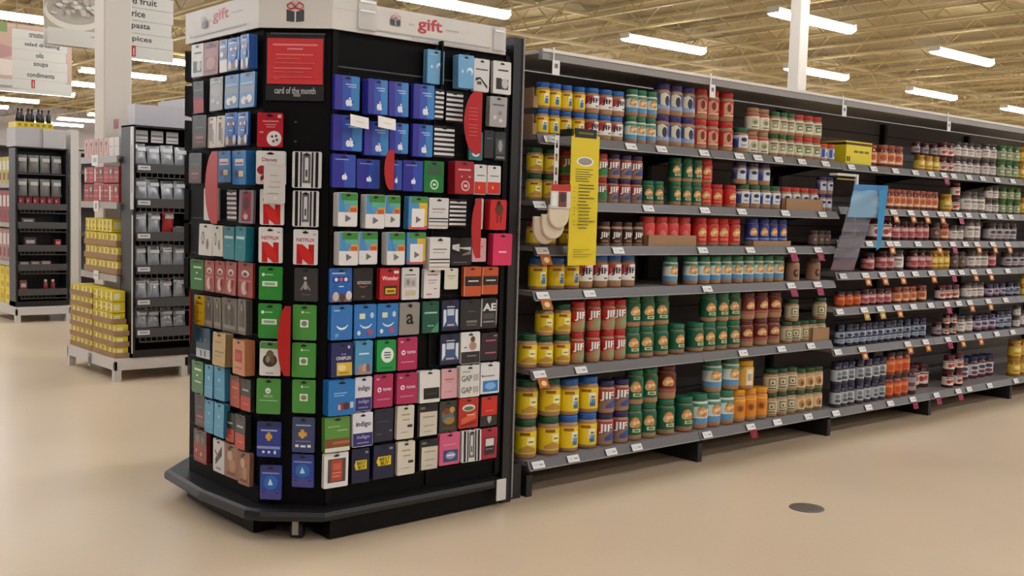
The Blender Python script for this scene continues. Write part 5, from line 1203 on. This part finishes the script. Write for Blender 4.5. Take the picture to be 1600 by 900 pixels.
# red curved category blades
redm = M('#b5191d', 0.35, name='blade_red')
def blade(w, h, lines):
    mb = MB(); n = 14; t = .0015
    prof = []
    for i in range(n+1):
        v = i/n; prof.append((w*(0.45+0.55*math.sin(math.pi*v)**0.6), -h*v))
    vs = [(0, t, z) for x, z in prof] + [(-x, t, z) for x, z in prof] + [(0, -t, z) for x, z in prof] + [(-x, -t, z) for x, z in prof]
    k = n+1
    fs = []
    for i in range(n):
        fs += [(i, i+1, k+i+1, k+i), (2*k+i+1, 2*k+i, 3*k+i, 3*k+i+1), (k+i, k+i+1, 3*k+i+1, 3*k+i), (i+1, i, 2*k+i, 2*k+i+1)]
    fs += [(0, k, 3*k, 2*k), (n, 2*k+n, 3*k+n, k+n)]
    mb.add(vs, fs, redm)
    if lines:
        draw(mb, [('r',.25,1-v,.75,1-v+.012,'#d9625c') for v in (.28,.34,.40,.46,.55,.60,.66,.72)], lambda u, v, l: (-w*u, -t-.0005*l, -h+h*v))
    return mb
for (loc, rz, w, h, ln, lab) in (
    ((2.835, 3.500, 1.793), -8, .085, .255, 1, 'large red curved sign blade with lines of print, upper right kiosk face'),
    ((2.400, 3.500, 1.528), 0, .045, .155, 0, 'narrow red curved blade among the blue gift cards'),
    ((2.845, 3.500, 1.352), 0, .05, .25, 0, 'red curved blade beside the pink gift cards, right kiosk face'),
    ((-.0, 0, 0), 0, 0, 0, 0, None)):
    if lab: tag(blade(w, h, ln).build('sign_blade', None, loc, (0, 0, math.radians(rz))), lab, 'sign blade', 'red sign blades on the kiosk')
q = P0 + tv*(.003) + nv*.05
tag(blade(.05, .27, 0).build('sign_blade', None, (q.x, q.y, .915), (0, 0, math.radians(-45))), 'tall red curved blade between the two green card columns', 'sign blade', 'red sign blades on the kiosk')
tag(blade(.11, .285, 0).build('sign_blade', None, (1.885, 3.965, 1.505), (0, 0, math.radians(-90))), 'wide red curved blade on the left kiosk face, upper half', 'sign blade', 'red sign blades on the kiosk')
tag(blade(.07, .22, 0).build('sign_blade', None, (1.915, 4.28, .93), (0, 0, math.radians(-120))), 'red curved blade at the far left edge of the kiosk, lower half', 'sign blade', 'red sign blades on the kiosk')
# loose paper stickers
for i, (x, z, a) in enumerate(((2.247, 1.648, 6), (2.372, 1.652, 6))):
    mb = MB().box(-.041,.041,-.001,.001,-.045,0,M('#e6dfd8',.5)); draw(mb, [('r',.3,.45,.75,.5,'#c9a8a0')], lambda u, v, l: (-.041+.082*u, -.001-.0004*l, -.045+.045*v))
    tag(mb.build('paper_sticker', None, (x, 3.515, z), (math.radians(-12), math.radians(a), 0)), 'white rounded paper tag over the second blue row, %s one' % ('left' if i == 0 else 'right'), 'paper tag')
mb = MB(); angled(mb, -.105, -.022, 1.308, 1.450, .060, .001, M('#cfc8c2', .6))
draw(mb, [('r',.3,.72,.7,.74,'#a39b94'),('r',.3,.55,.8,.57,'#c9a890'),('r',.25,.42,.75,.44,'#b0a8a0'),('r',.2,.25,.7,.27,'#b0a8a0'),('r',.5,.08,.62,.16,'#e2dcd6')], lambda u, v, l: ac(-.105+.083*u, 1.308+.142*v, .0612+.0004*l))
tag(mb.build('paper_note'), 'pale handwritten paper note hanging over the angled kiosk face', 'note')
# ================================================================== left aisle-end displays
wood_white = M('#cfc8c0', 0.5, var=0.03, name='painted_white_wood')
def platform(x0, x1, y0, y1, h, label):
    o = empty('display_platform', ((x0+x1)/2, (y0+y1)/2, 0)); off = (-(x0+x1)/2, -(y0+y1)/2, 0)
    def pp(mb, nm): b = mb.build(nm, o); b.location = off
    pp(MB().box(x0, x1, y0, y1, h-.02, h, wood_white), 'platform_top')
    t = .05
    for (a, b) in ((x0, y0), (x1-t, y0), (x0, y1-t), (x1-t, y1-t)):
        pp(MB().box(a, a+t, b, b+t, 0, h-.02, wood_white), 'leg')
    ap = MB().box(x0, x1, y0+.001, y0+.02, h-.085, h-.02, wood_white).box(x0, x1, y1-.02, y1-.001, h-.085, h-.02, wood_white).box(x0+.001, x0+.02, y0, y1, h-.085, h-.02, wood_white).box(x1-.02, x1-.001, y0, y1, h-.085, h-.02, wood_white)
    pp(ap, 'apron')
    tag(o, label, 'platform')
platform(2.85, 3.40, 7.63, 8.63, .165, 'white wooden platform on square legs under the yellow cartons')
platform(3.36, 3.92, 11.75, 12.75, .165, 'white wooden platform farther back at the left edge')
rack_m = M('#1d1a1a', 0.45, name='rack_black'); rack_g = M('#4c4948', 0.4, name='rack_grey')
silver = M('#b9b9bb', 0.28, 0.35, var=0.12, name='silver_foil')
def endcap(x, y0, y1, zs, label, xd=.5):
    o = empty('endcap_shelving', (x, y0, 0)); off = (-x, -y0, 0)
    def pp(mb, nm): b = mb.build(nm, o); b.location = off
    pp(MB().box(x+.34, x+.36, y0, y1, .166, 1.66, M('#4a3c3a', .6)), 'back_panel')
    for z in zs:
        s = MB().box(x+.01, x+.34, y0, y1, z-.02, z, shelf_metal).box(x-.005, x+.01, y0, y1, z-.045, z+.004, M('#a8a19b', .4))
        pp(s, 'shelf')
    for y in (y0, y1-.02): pp(MB().box(x+.30, x+.34, y, y+.02, .166, 1.66, wood_white), 'post')
    tag(o, label, 'shelving')
def rack(x0, x1, y, zs, ztop, label, zb=.17):
    o = empty('side_rack', (x0, y, zb)); off = (-x0, -y, -zb)
    def pp(mb, nm, lb=None):
        b = mb.build(nm, o); b.location = off
        if lb: b['label'] = lb
    pp(MB().box(x0+.02, x1-.02, y+.20, y+.22, zb, ztop, rack_m), 'back_panel')
    for x in (x0, x1-.02): pp(MB().prism([(x,y-.0),(x+.02,y-.0),(x+.02,y+.22),(x,y+.22)], zb, ztop, rack_m), 'side_panel')
    pp(MB().box(x0, x1, y, y+.22, ztop-.012, ztop, rack_m), 'rack_top')
    pp(MB().box(x0, x1, y-.005, y+.22, zb, zb+.05, rack_m), 'rack_base')
    for z in zs:
        s = MB().box(x0+.02, x1-.02, y-.01, y+.20, z-.012, z, rack_g).box(x0+.02, x1-.02, y-.03, y-.01, z-.055, z+.012, rack_g)
        for q in range(9): s.box(x0+.04+q*.042, x0+.046+q*.042, y-.032, y-.03, z-.09, z-.05, rack_g)
        s.box(x0+.04, x1-.02, y-.03, y-.02, z-.092, z-.084, rack_g)
        pp(s, 'rack_shelf')
    tag(o, label, 'display rack')
endcap(2.95, 7.85, 8.60, (.745, 1.285, 1.625), 'white-edged endcap shelving holding red boxes and yellow cartons')
rack(2.975, 3.43, 7.62, (1.56, 1.31, 1.07, .83, .59, .37), 1.845, 'black side rack filled with silver pouches')
tag(MB().box(2.968, 2.974, 7.60, 7.65, 1.24, 1.83, M('#cfcac6', .4)).box(2.967, 2.968, 7.62, 7.63, 1.36, 1.70, M('#8c8683', .5)).box(2.968, 2.974, 7.612, 7.622, .20, 1.2, M('#d9d5d0', .4)).build('side_strip'), 'white vertical strip on the edge of the black side rack', 'trim strip')
endcap(3.42, 12.02, 12.80, (.62, 1.03, 1.45), 'endcap shelving at the far left edge holding yellow and red packs')
rack(3.37, 3.90, 11.78, (1.235, 1.04, .80, .60, .34), 1.83, 'dark side rack with grey pouches and sparse lower shelves')
def pouch_mesh(w, h, m, hm):
    mb = MB(); n = 6; vs = []
    for sgn in (-1, 1):
        for j in range(n+1):
            for i in range(n+1):
                u = i/n; v = j/n
                dd = .028*(math.sin(math.pi*u)**.6)*(math.sin(math.pi*min(1, v*.97+.03))**.5)*(1.25-v*.7)
                vs.append((w*(u-.5)*(1-.06*math.sin(math.pi*v)), sgn*dd+.003*math.sin(11*u+5*v)*sgn, h*v))
    N = (n+1)**2
    for b in (0, N): mb.add([vs[k] for k in range(b, b+N)], [(j*(n+1)+i,j*(n+1)+i+1,(j+1)*(n+1)+i+1,(j+1)*(n+1)+i) for j in range(n) for i in range(n)], m, True)
    if hm: mb.box(-w*.36, w*.36, -.031, -.028, h*.62, h*.82, hm)
    return mb
pm = pouch_mesh(.094, .145, silver, M('#e4e4e4', .3)).mesh('silver_pouch')
for r, z in enumerate((1.56, 1.31, 1.07, .83, .59, .37)):
    for i in range(4):
        if r == 2 and i >= 2: continue
        o = link(pm, 'silver_pouch', None, (3.056+.099*i, 7.675+random.uniform(0,.015), z+.008), (math.radians(-4+random.uniform(-3,3)), math.radians(random.uniform(-2,2)), math.radians(random.uniform(-10,10))))
        o.scale = (1, 1, random.uniform(.92, 1.06))
        tag(o, 'silver foil pouch, %s from left, %s shelf down of the black side rack' % (ORD[i], ORD[r]), 'pouch', 'silver pouches in the side rack')
o = pouch_mesh(.09, .17, M('#b5252b', .4), M('#d9c9c4', .4)).build('red_pouch', None, (3.260, 7.68, 1.074)); tag(o, 'red pouch standing among silver pouches, third rack shelf', 'pouch')
tag(MB().box(-.06,.06,-.05,.05,0,.01,M('#55504e',.4)).box(-.06,.06,-.05,-.046,.01,.045,M('#6c6664',.4)).box(-.03,.03,-.03,.03,.01,.05,silver).build('small_tray', None, (3.347, 7.70, 1.072)), 'small grey tray beside the red pouch, third rack shelf', 'tray')
for r, z in enumerate((1.56, 1.31, 1.07, .83, .59, .37)):
    mb = MB().box(-.045,.045,-.001,.001,-.02,.012,M('#d6d3d0',.4)); mb.box(-.03,.03,-.0015,-.001,-.008,.002,M('#8c8886',.5))
    tag(mb.build('rack_price_tag', None, (3.045, 7.587, z-.015)), 'white price label on the %s rack shelf, silver pouch rack' % ORD[r], 'price tag', 'price labels on the silver pouch rack')
for i in range(3):
    tag(MB().box(-.045,.045,-.001,.002,-.085,0,M('#d2ccca',.4)).box(-.04,.04,-.0015,-.001,-.045,-.03,M('#8c8886',.5)).box(-.04,.04,-.0015,-.001,-.07,-.062,M('#8c8886',.5)).build('hang_card', None, (3.07+.115*i, 7.70, 1.815)), 'white hanging card atop the silver pouch rack, %s from left' % ORD[i], 'card', 'white hanging cards atop the rack')
# far rack goods
pg = pouch_mesh(.106, .185, M('#77746f', .35, .2, var=.1), M('#c4bfb8', .4)).mesh('grey_pouch')
for r, z in enumerate((1.561, 1.314)):
    for i in range(4):
        o = link(pg, 'grey_pouch', None, (3.455+.116*i, 11.845, z+.005), (math.radians(-3), 0, math.radians(random.uniform(-6, 6))))
        tag(o, 'dull grey pouch, %s from left, %s row of the far dark rack' % (ORD[i], ORD[r]), 'pouch', 'grey pouches in the far rack')
tag(MB().box(3.394,3.876,11.79,11.97,1.548,1.559,rack_g).build('rack_divider'), 'thin dark divider between the two rows of grey pouches', 'shelf')
for i in range(6):
    mb = MB().box(-.03,.03,-.02,.03,0,.075,M('#7c2328',.5)); mb.box(-.018,.0,-.021,-.02,.02,.05,M('#c47c74',.5))
    tag(mb.build('small_red_box', None, (3.435+.072*i, 11.815, 1.237)), 'small red box, %s from left, under the grey pouches' % ORD[i], 'box', 'small red boxes in the far rack')
for i, (x, z, c, w, h, lab) in enumerate(((3.50,1.041,'#5c5658',.13,.05,'low grey pack on the far rack, left of middle shelf'),(3.52,.801,'#3f393b',.12,.09,'dark square pack on the far rack, middle shelf'),(3.80,.801,'#a3262c',.06,.07,'small red pack on the far rack, middle shelf right'),
    (3.46,.601,'#8c7c78',.09,.035,'flat pale red pack, far rack lower shelf, left'),(3.57,.601,'#7c6c68',.09,.04,'flat pale red pack, far rack lower shelf, centre'),(3.68,.601,'#a8907c',.09,.04,'flat tan pack, far rack lower shelf, right'),
    (3.45,.341,'#7c4440',.07,.10,'small red-brown pack, far rack bottom shelf, left'),(3.68,.341,'#a04038',.045,.09,'white-capped red bottle, far rack bottom shelf, left one'),(3.755,.341,'#a04038',.045,.09,'white-capped red bottle, far rack bottom shelf, right one'))):
    mb = MB()
    if 'bottle' in lab: mb.lathe([(.018,0),(.022,.01),(.022,.06),(.012,.075),(.012,.08)], M(c,.4), 14).lathe([(.015,.08),(.015,.10),(.01,.105)], M('#dcd8d4',.4), 14)
    else: mb.box(-w/2,w/2,-.03,.03,0,h,M(c,.5)).box(-w*.35,w*.35,-.031,-.03,h*.3,h*.7,M('#b4a8a0',.5))
    tag(mb.build('small_bottle' if 'bottle' in lab else 'small_pack', None, (x, 11.82, z)), lab, 'bottle' if 'bottle' in lab else 'pack')
# yellow cartons on the near endcap: local frame, facing -x
yel = ['#dfc414', '#d8ba12', '#e4cc24']
def carton(w, d, h, cidx):
    mb = MB().box(0, d, 0, w, 0, h, M(yel[cidx], .5))
    draw(mb, [('r',.06,.55,.55,.85,'#b39a14'),('r',.62,.15,.95,.85,'#e9dfa0' if cidx != 1 else '#efe06c'),('r',.1,.15,.5,.3,'#7c6c14')], lambda u, v, l: (-.0006*l, w*(1-u), h*v))
    draw(mb, [('r',.1,.2,.6,.8,'#e8e0b4')], lambda u, v, l: (d*u, -.0006*l, h*v))
    return mb.mesh('yellow_carton')
def cartons(x, ya, yb, n, z, h, where, tray_on=True, dp=.16):
    w = (yb-ya)/n
    for i in range(n):
        o = link(carton(w-.004, dp, h, random.randrange(3)), 'yellow_carton', None, (x+random.uniform(0,.004), yb-(i+1)*w, z))
        tag(o, 'small yellow carton, %s from left, %s' % (ORD[i], where), 'carton', 'yellow cartons on the near endcap')
    if tray_on:
        t = .003; hh = h*.45
        mb = MB().box(x-.006, x-.003, ya-.006, yb+.004, z-.002, z+hh, card).box(x-.003, x+dp+.01, ya-.009, ya-.006, z-.002, z+hh, card).box(x-.003, x+dp+.01, yb+.004, yb+.007, z-.002, z+hh, card)
        tag(mb.build('cardboard_tray'), 'cardboard tray around the yellow cartons, %s' % where, 'tray', 'cardboard trays on the near endcap')
z = .752
for r, (h, n, ya) in enumerate(((.10, 8, 7.87), (.10, 8, 7.87), (.10, 8, 7.89), (.10, 7, 7.99))):
    cartons(2.96, ya, 8.55, n, z+.003, h-.003, '%s layer up, upper shelf' % ORD[r], r < 3); z += h+.003
z = .1675
for r in range(6):
    cartons(2.865, 8.13, 8.59, 5, z+.002, .076, '%s layer up, lower left stack' % ORD[r], True); z += .080
z = .1675
for r in range(6):
    cartons(2.865, 7.66 if r < 3 else 7.72, 8.105, 5 if r < 3 else 4, z+.002, .076, '%s layer up, lower right stack' % ORD[r], r < 4, .092); z += .080
# red boxes
def redbox(w, h, c, v):
    mb = MB().box(0, .18, 0, w, 0, h, M(c, .45))
    draw(mb, [('r',.1,.6,.9,.68,'#cf8c84'),('r',.1,.3,.9,.36,'#c9746c')] + ([('r',.2,.1,.5,.9,'#d9cfc8')] if v == 1 else []) + ([('r',.1,.5,.9,.9,'#4a3c3c'),('e',.5,.7,.2,.15,'#c9b8ac')] if v == 2 else []), lambda u, vv, l: (-.0006*l, w*(1-u), h*vv))
    return mb
for r, z in enumerate((1.287, 1.432)):
    for i in range(7):
        wv = .099; y = 8.585-.103*(i+1)
        o = redbox(wv, .135 if r == 0 else .12, ['#a3281f','#8f2a24','#b0301f'][(i+r)%3], (0,2,0,1,0,1,2)[(i+3*r)%7]).build('red_box', None, (2.965, y, z))
        tag(o, 'red printed box, %s from left, %s row above the yellow cartons' % (ORD[i], 'lower' if r == 0 else 'upper'), 'box', 'red boxes on the near endcap')
# bags row on the very top
for i in range(7):
    col = ['#cfa39c','#cfa8a0','#c9a098','#cda69e','#cfa8a0','#d6cdc6','#d2ccc8'][i]
    mb = MB().prism([(0,0),(.08,0),(.08,.096),(0,.096)], 0, .14, M(col, .5))
    draw(mb, [('e',.5,.72,.2,.12,'#6c3c3c'),('p',[(.4,.25,.6),(.6,.25,.6)],'#a86c68')] if i < 5 else [('r',.2,.5,.8,.55,'#a89c94')], lambda u, v, l: (-.0006*l, .096*(1-u), .14*v))
    o = mb.build('pink_pack', None, (2.97, 8.495-.104*i, 1.6265)); tag(o, 'pale pink and white upright pack, %s from left, top of near endcap' % ORD[i], 'pack', 'pale packs on top of the endcap')
tag(MB().box(0,.002,0,.09,0,.07,M('#8c1f28',.5)).box(.002,.006,.04,.05,-.06,.0,M('#b0a8a0',.5)).build('red_marker', None, (2.985, 7.93, 1.83)), 'small dark red marker square above the pale packs', 'marker')
tag(MB().box(-.004,0,0,.13,-.05,.03,M('#e4e0dc',.4)).box(-.005,-.004,.03,.1,-.025,.01,M('#9cb09c',.4)).build('folded_label', None, (2.945, 8.22, 1.61)), 'white folded label on the top shelf edge of the near endcap', 'label')
tag(MB().box(-.004,0,0,.10,-.05,.03,M('#e4e0dc',.4)).box(-.005,-.004,.035,.065,-.03,.015,M('#8c8884',.4)).build('square_label', None, (2.942, 8.20, 1.265)), 'square white label with grey mark under the red boxes', 'label')
tag(MB().box(-.004,0,0,.10,-.04,.03,M('#dcd8d2',.4)).box(-.005,-.004,.02,.08,-.01,.0,M('#9c8c84',.4)).build('shelf_label', None, (2.942, 8.20, .735)), 'white label on the middle shelf edge above the lower yellow stacks', 'label')
tag(MB().box(0,.006,0,.045,-.10,.0,M('#8c8884',.35,.3)).box(-.001,0,.01,.035,-.08,-.03,M('#5c5856',.4)).build('hanging_clip', None, (2.842, 8.10, .155)), 'small grey clip hanging on the white platform edge', 'clip')
# white header boxes behind the near rack
hb = MB().prism([(3.02,7.70),(3.43,7.70),(3.43,7.84),(3.02,7.84)], 1.846, 2.0, M('#c4c0c4', .6))
hb.prism([(3.43,7.70),(4.6,7.70),(4.6,8.28),(3.43,8.28)], 1.862, 2.08, M('#c9c5c8', .6))
tag(hb.build('white_header_panel'), 'plain white header panel behind the silver pouch rack', 'panel')
# gondola bodies behind the displays
def gondola(x0, x1, y0, y1, zt, label):
    o = empty('gondola_shelving', (x0, y0, 0)); off = (-x0, -y0, 0)
    def pp(mb, nm): b = mb.build(nm, o); b.location = off
    ym = (y0+y1)/2
    pp(MB().box(x0, x1, ym-.02, ym+.02, .05, zt, back_metal), 'back_panel')
    for z in (.16, .55, .95, 1.3, 1.62): pp(MB().box(x0, x1, y0, ym-.02, z-.03, z, shelf_metal).box(x0, x1, y0-.01, y0, z-.045, z+.002, grey_metal).box(x0, x1, ym+.02, y1, z-.03, z, shelf_metal), 'shelf')
    pp(MB().box(x0-.02, x0, y0, y1, 0, zt, M('#b8b1aa', .5)), 'end_panel')
    pp(MB().box(x0, x1, y0, y1, zt, zt+.02, canopy_metal), 'canopy')
    tag(o, label, 'shelving')
gondola(3.47, 14.0, 7.66, 8.30, 1.84, 'long gondola shelving running behind the near black side rack')
gondola(4.06, 14.0, 11.85, 12.8, 1.80, 'long gondola shelving behind the far dark rack')
gondola(4.2, 16.0, 15.9, 16.9, 2.02, 'third long gondola shelving, far back between columns')
gondola(3.2, 16.0, 20.0, 21.0, 2.0, 'farthest long gondola shelving, far back')
# white boxes and crate of dark bottles on the far rack
tag(MB().box(3.38,3.64,11.80,12.1,1.832,2.03,M('#b8b4b6',.6)).box(3.63,3.641,11.79,11.80,1.84,2.02,M('#a09ca0',.6)).build('white_box'), 'plain white box, left of two, on top of the far dark rack', 'box')
tag(MB().box(3.65,3.88,11.80,12.1,1.832,2.03,M('#c6c1be',.6)).box(3.655,3.875,11.798,11.80,1.85,2.01,M('#bdb8b6',.6)).build('white_box'), 'plain white box, right of two, on top of the far dark rack', 'box')
tag(MB().box(3.935,4.02,11.80,11.95,.17,2.04,M('#cfc8be',.6)).build('white_post'), 'tall off-white post beside the far dark rack', 'post')
cr = MB().box(3.39,3.76,11.81,12.08,2.032,2.09,M('#d9bb1e',.5))
for q in range(6): cr.box(3.41+.06*q,3.44+.06*q,11.808,11.81,2.045,2.072,M('#8c7a18',.5))
tag(cr.build('yellow_crate'), 'yellow crate holding dark bottles above the white boxes', 'crate')
bmsh = MB().lathe([(.026,0),(.029,.008),(.029,.075),(.012,.105),(.011,.13),(.013,.132),(.013,.145),(.009,.147)], M('#1e1718',.2), 14).mesh('dark_bottle')
for i in range(7):
    o = link(bmsh, 'dark_bottle', None, (3.422+.051*i, 11.86+.05*(i%2), 2.091)); o.scale = (.9,.9,.95)
    tag(o, 'dark bottle in the yellow crate, %s from left' % ORD[i], 'bottle', 'dark bottles in the yellow crate')
# goods on the far left endcap
for i in range(3):
    for r in range(3):
        o = MB().box(0,.16,0,.18,0,.13,M(yel[(i+r)%3],.5)).box(-.001,0,.05,.13,.04,.09,M('#b89a1c',.5)).build('yellow_carton', None, (3.435, 12.6-.2*i, .168+.133*r))
        tag(o, 'yellow carton, %s from left, %s layer up, far left endcap' % (ORD[i], ORD[r]), 'carton', 'yellow cartons on the far left endcap')
for r, (z, h, c) in enumerate(((.626,.34,'#a87c74'),(1.036,.34,'#97403c'),(1.456,.28,'#b8a83c'))):
    for i in range(5):
        mb = MB().box(0,.16,0,.135,0,h,M(c,.5)); mb.box(-.001,0,.02,.115,h*.5,h*.85,M('#d2c8c0',.5)).box(-.001,0,.04,.10,h*.12,h*.4,M('#7c2c30',.5))
        tag(mb.build('product_box', None, (3.435, 12.62-.145*i, z)), '%s product box, %s from left, %s shelf up of far left endcap' % (['pale red','dark red','olive yellow'][r], ORD[i], ORD[r]), 'box', 'product boxes on the far left endcap')
# ================================================================== hanging aisle signs
signw = M('#d6d1c6', 0.55, name='sign_white'); ink = '#3c3732'
wire = M('#8c8474', .5)
def slat_sign(x0, x1, y, ztop, slat, words, label, red=True, xt=None):
    n = len(words)
    mb = MB()
    for i, w in enumerate(words):
        z1 = ztop - slat*i; z0 = z1 - slat + .004
        inset_ = .0 if i % 3 != 2 else .015
        mb.box(x0, x1-inset_, y-.006, y+.006, z0, z1, signw)
        if w:
            s, a, b = w
            draw(mb, [('t', s, a, .28, b, .80, ink)], lambda u, v, l: (x0+(x1-x0)*u, y-.006-.001*l, z0+(z1-z0)*v))
    zb = ztop - slat*n
    if red: mb.box(x0+(x1-x0)*red, x0+(x1-x0)*red+.035, y-.009, y-.006, zb+.02, zb+.02+.09, M('#b52c30',.5)).box(x0+(x1-x0)*red+.013, x0+(x1-x0)*red+.022, y-.010, y-.009, zb+.03, zb+.09, M('#d9c4bc',.5))
    for x in (x0+.05, x1-.05): mb.bar((x, y, ztop), (x, y, 5.12), .004, wire, 6)
    tag(mb.build('aisle_sign'), label, 'sign')
slat_sign(3.20, 3.815, 8.9, 3.00, .105, [('dried fruit', .21, .767), ('rice', .419, .605), ('pasta', .419, .674), ('spices', .372, .698), None], 'white hanging aisle sign with dried fruit and rice slats, right of left column', red=.419)
slat_sign(3.55, 4.13, 12.5, 3.13, .107, [('croutons', .30, .62), ('salad dressing', .22, .86), ('oils', .42, .56), ('soups', .38, .64), ('condiments', .26, .76), None], 'white hanging aisle sign listing salad dressing, oils, soups and condiments', red=.34)
# food photo sign
pb_ = MB(); x0, x1, yy_ = 3.02, 3.50, 10.3
sc = yy_/9.0
x0 = 2.792*sc; x1 = 3.26*sc; zt = 1.36+(2.604+.55-1.3)*sc; zb = 1.36+(2.47-1.3)*sc
pb_.box(x0, x1, yy_-.006, yy_+.006, zb, zt, signw)
fz = lambda u, v, l: (x0+(x1-x0)*u, yy_-.006-.0012*l, zb+(zt-zb)*v)
random.seed(5)
ph = [('r',0,.19,1,1,'#b4a690'),('e',.5,.40,.5,.20,'#e0d8c4'),('e',.5,.44,.46,.17,'#b4ab9c')]
for q in range(60):
    ph.append(('e', random.uniform(.04,.96), random.uniform(.38,.62), random.uniform(.03,.06), .022, random.choice(['#d6cdc4','#c9bdb2','#ddd6cc','#bfae9c'])))
for q in range(26): ph.append(('e', random.uniform(.1,.9), random.uniform(.62,.9), random.uniform(.05,.1), .03, random.choice(['#a8706a','#b98880','#8c5c54','#8c8454'])))
ph += [('r',0,0,1,.19,'#d6d1c6'),('t','Try',.78,.02,1.0,.10,'#4c4640'),('r',.72,.12,.86,.14,'#b4ada4')]
draw(pb_, ph, fz)
for x in (x0+.05, x1-.05): pb_.bar((x, yy_, zt), (x, yy_, 5.3), .004, wire, 6)
tag(pb_.build('photo_sign'), 'hanging sign with photo of a rice bowl, left of column', 'sign')
mb = MB(); mb.box(3.2, 4.55, 13.6, 13.612, 2.55, 3.35, signw)
fz2 = lambda u, v, l: (3.2+1.35*u, 13.6-.0012*l, 2.55+.8*v)
draw(mb, [('r',0,.18,1,1,'#c9a892'),('e',.25,.65,.3,.2,'#b98880'),('e',.6,.8,.3,.16,'#c4a088'),('e',.3,.35,.5,.12,'#e0d2c0'),('r',0,.86,.45,1,'#7c8c4c'),('r',.12,.06,.62,.09,'#a39b92')], fz2)
for x in (3.6, 4.4): mb.bar((x, 13.606, 3.35), (x, 13.606, 5.3), .004, wire, 6)
tag(mb.build('photo_sign'), 'wide pinkish food photo sign partly hidden behind the condiments sign', 'sign')
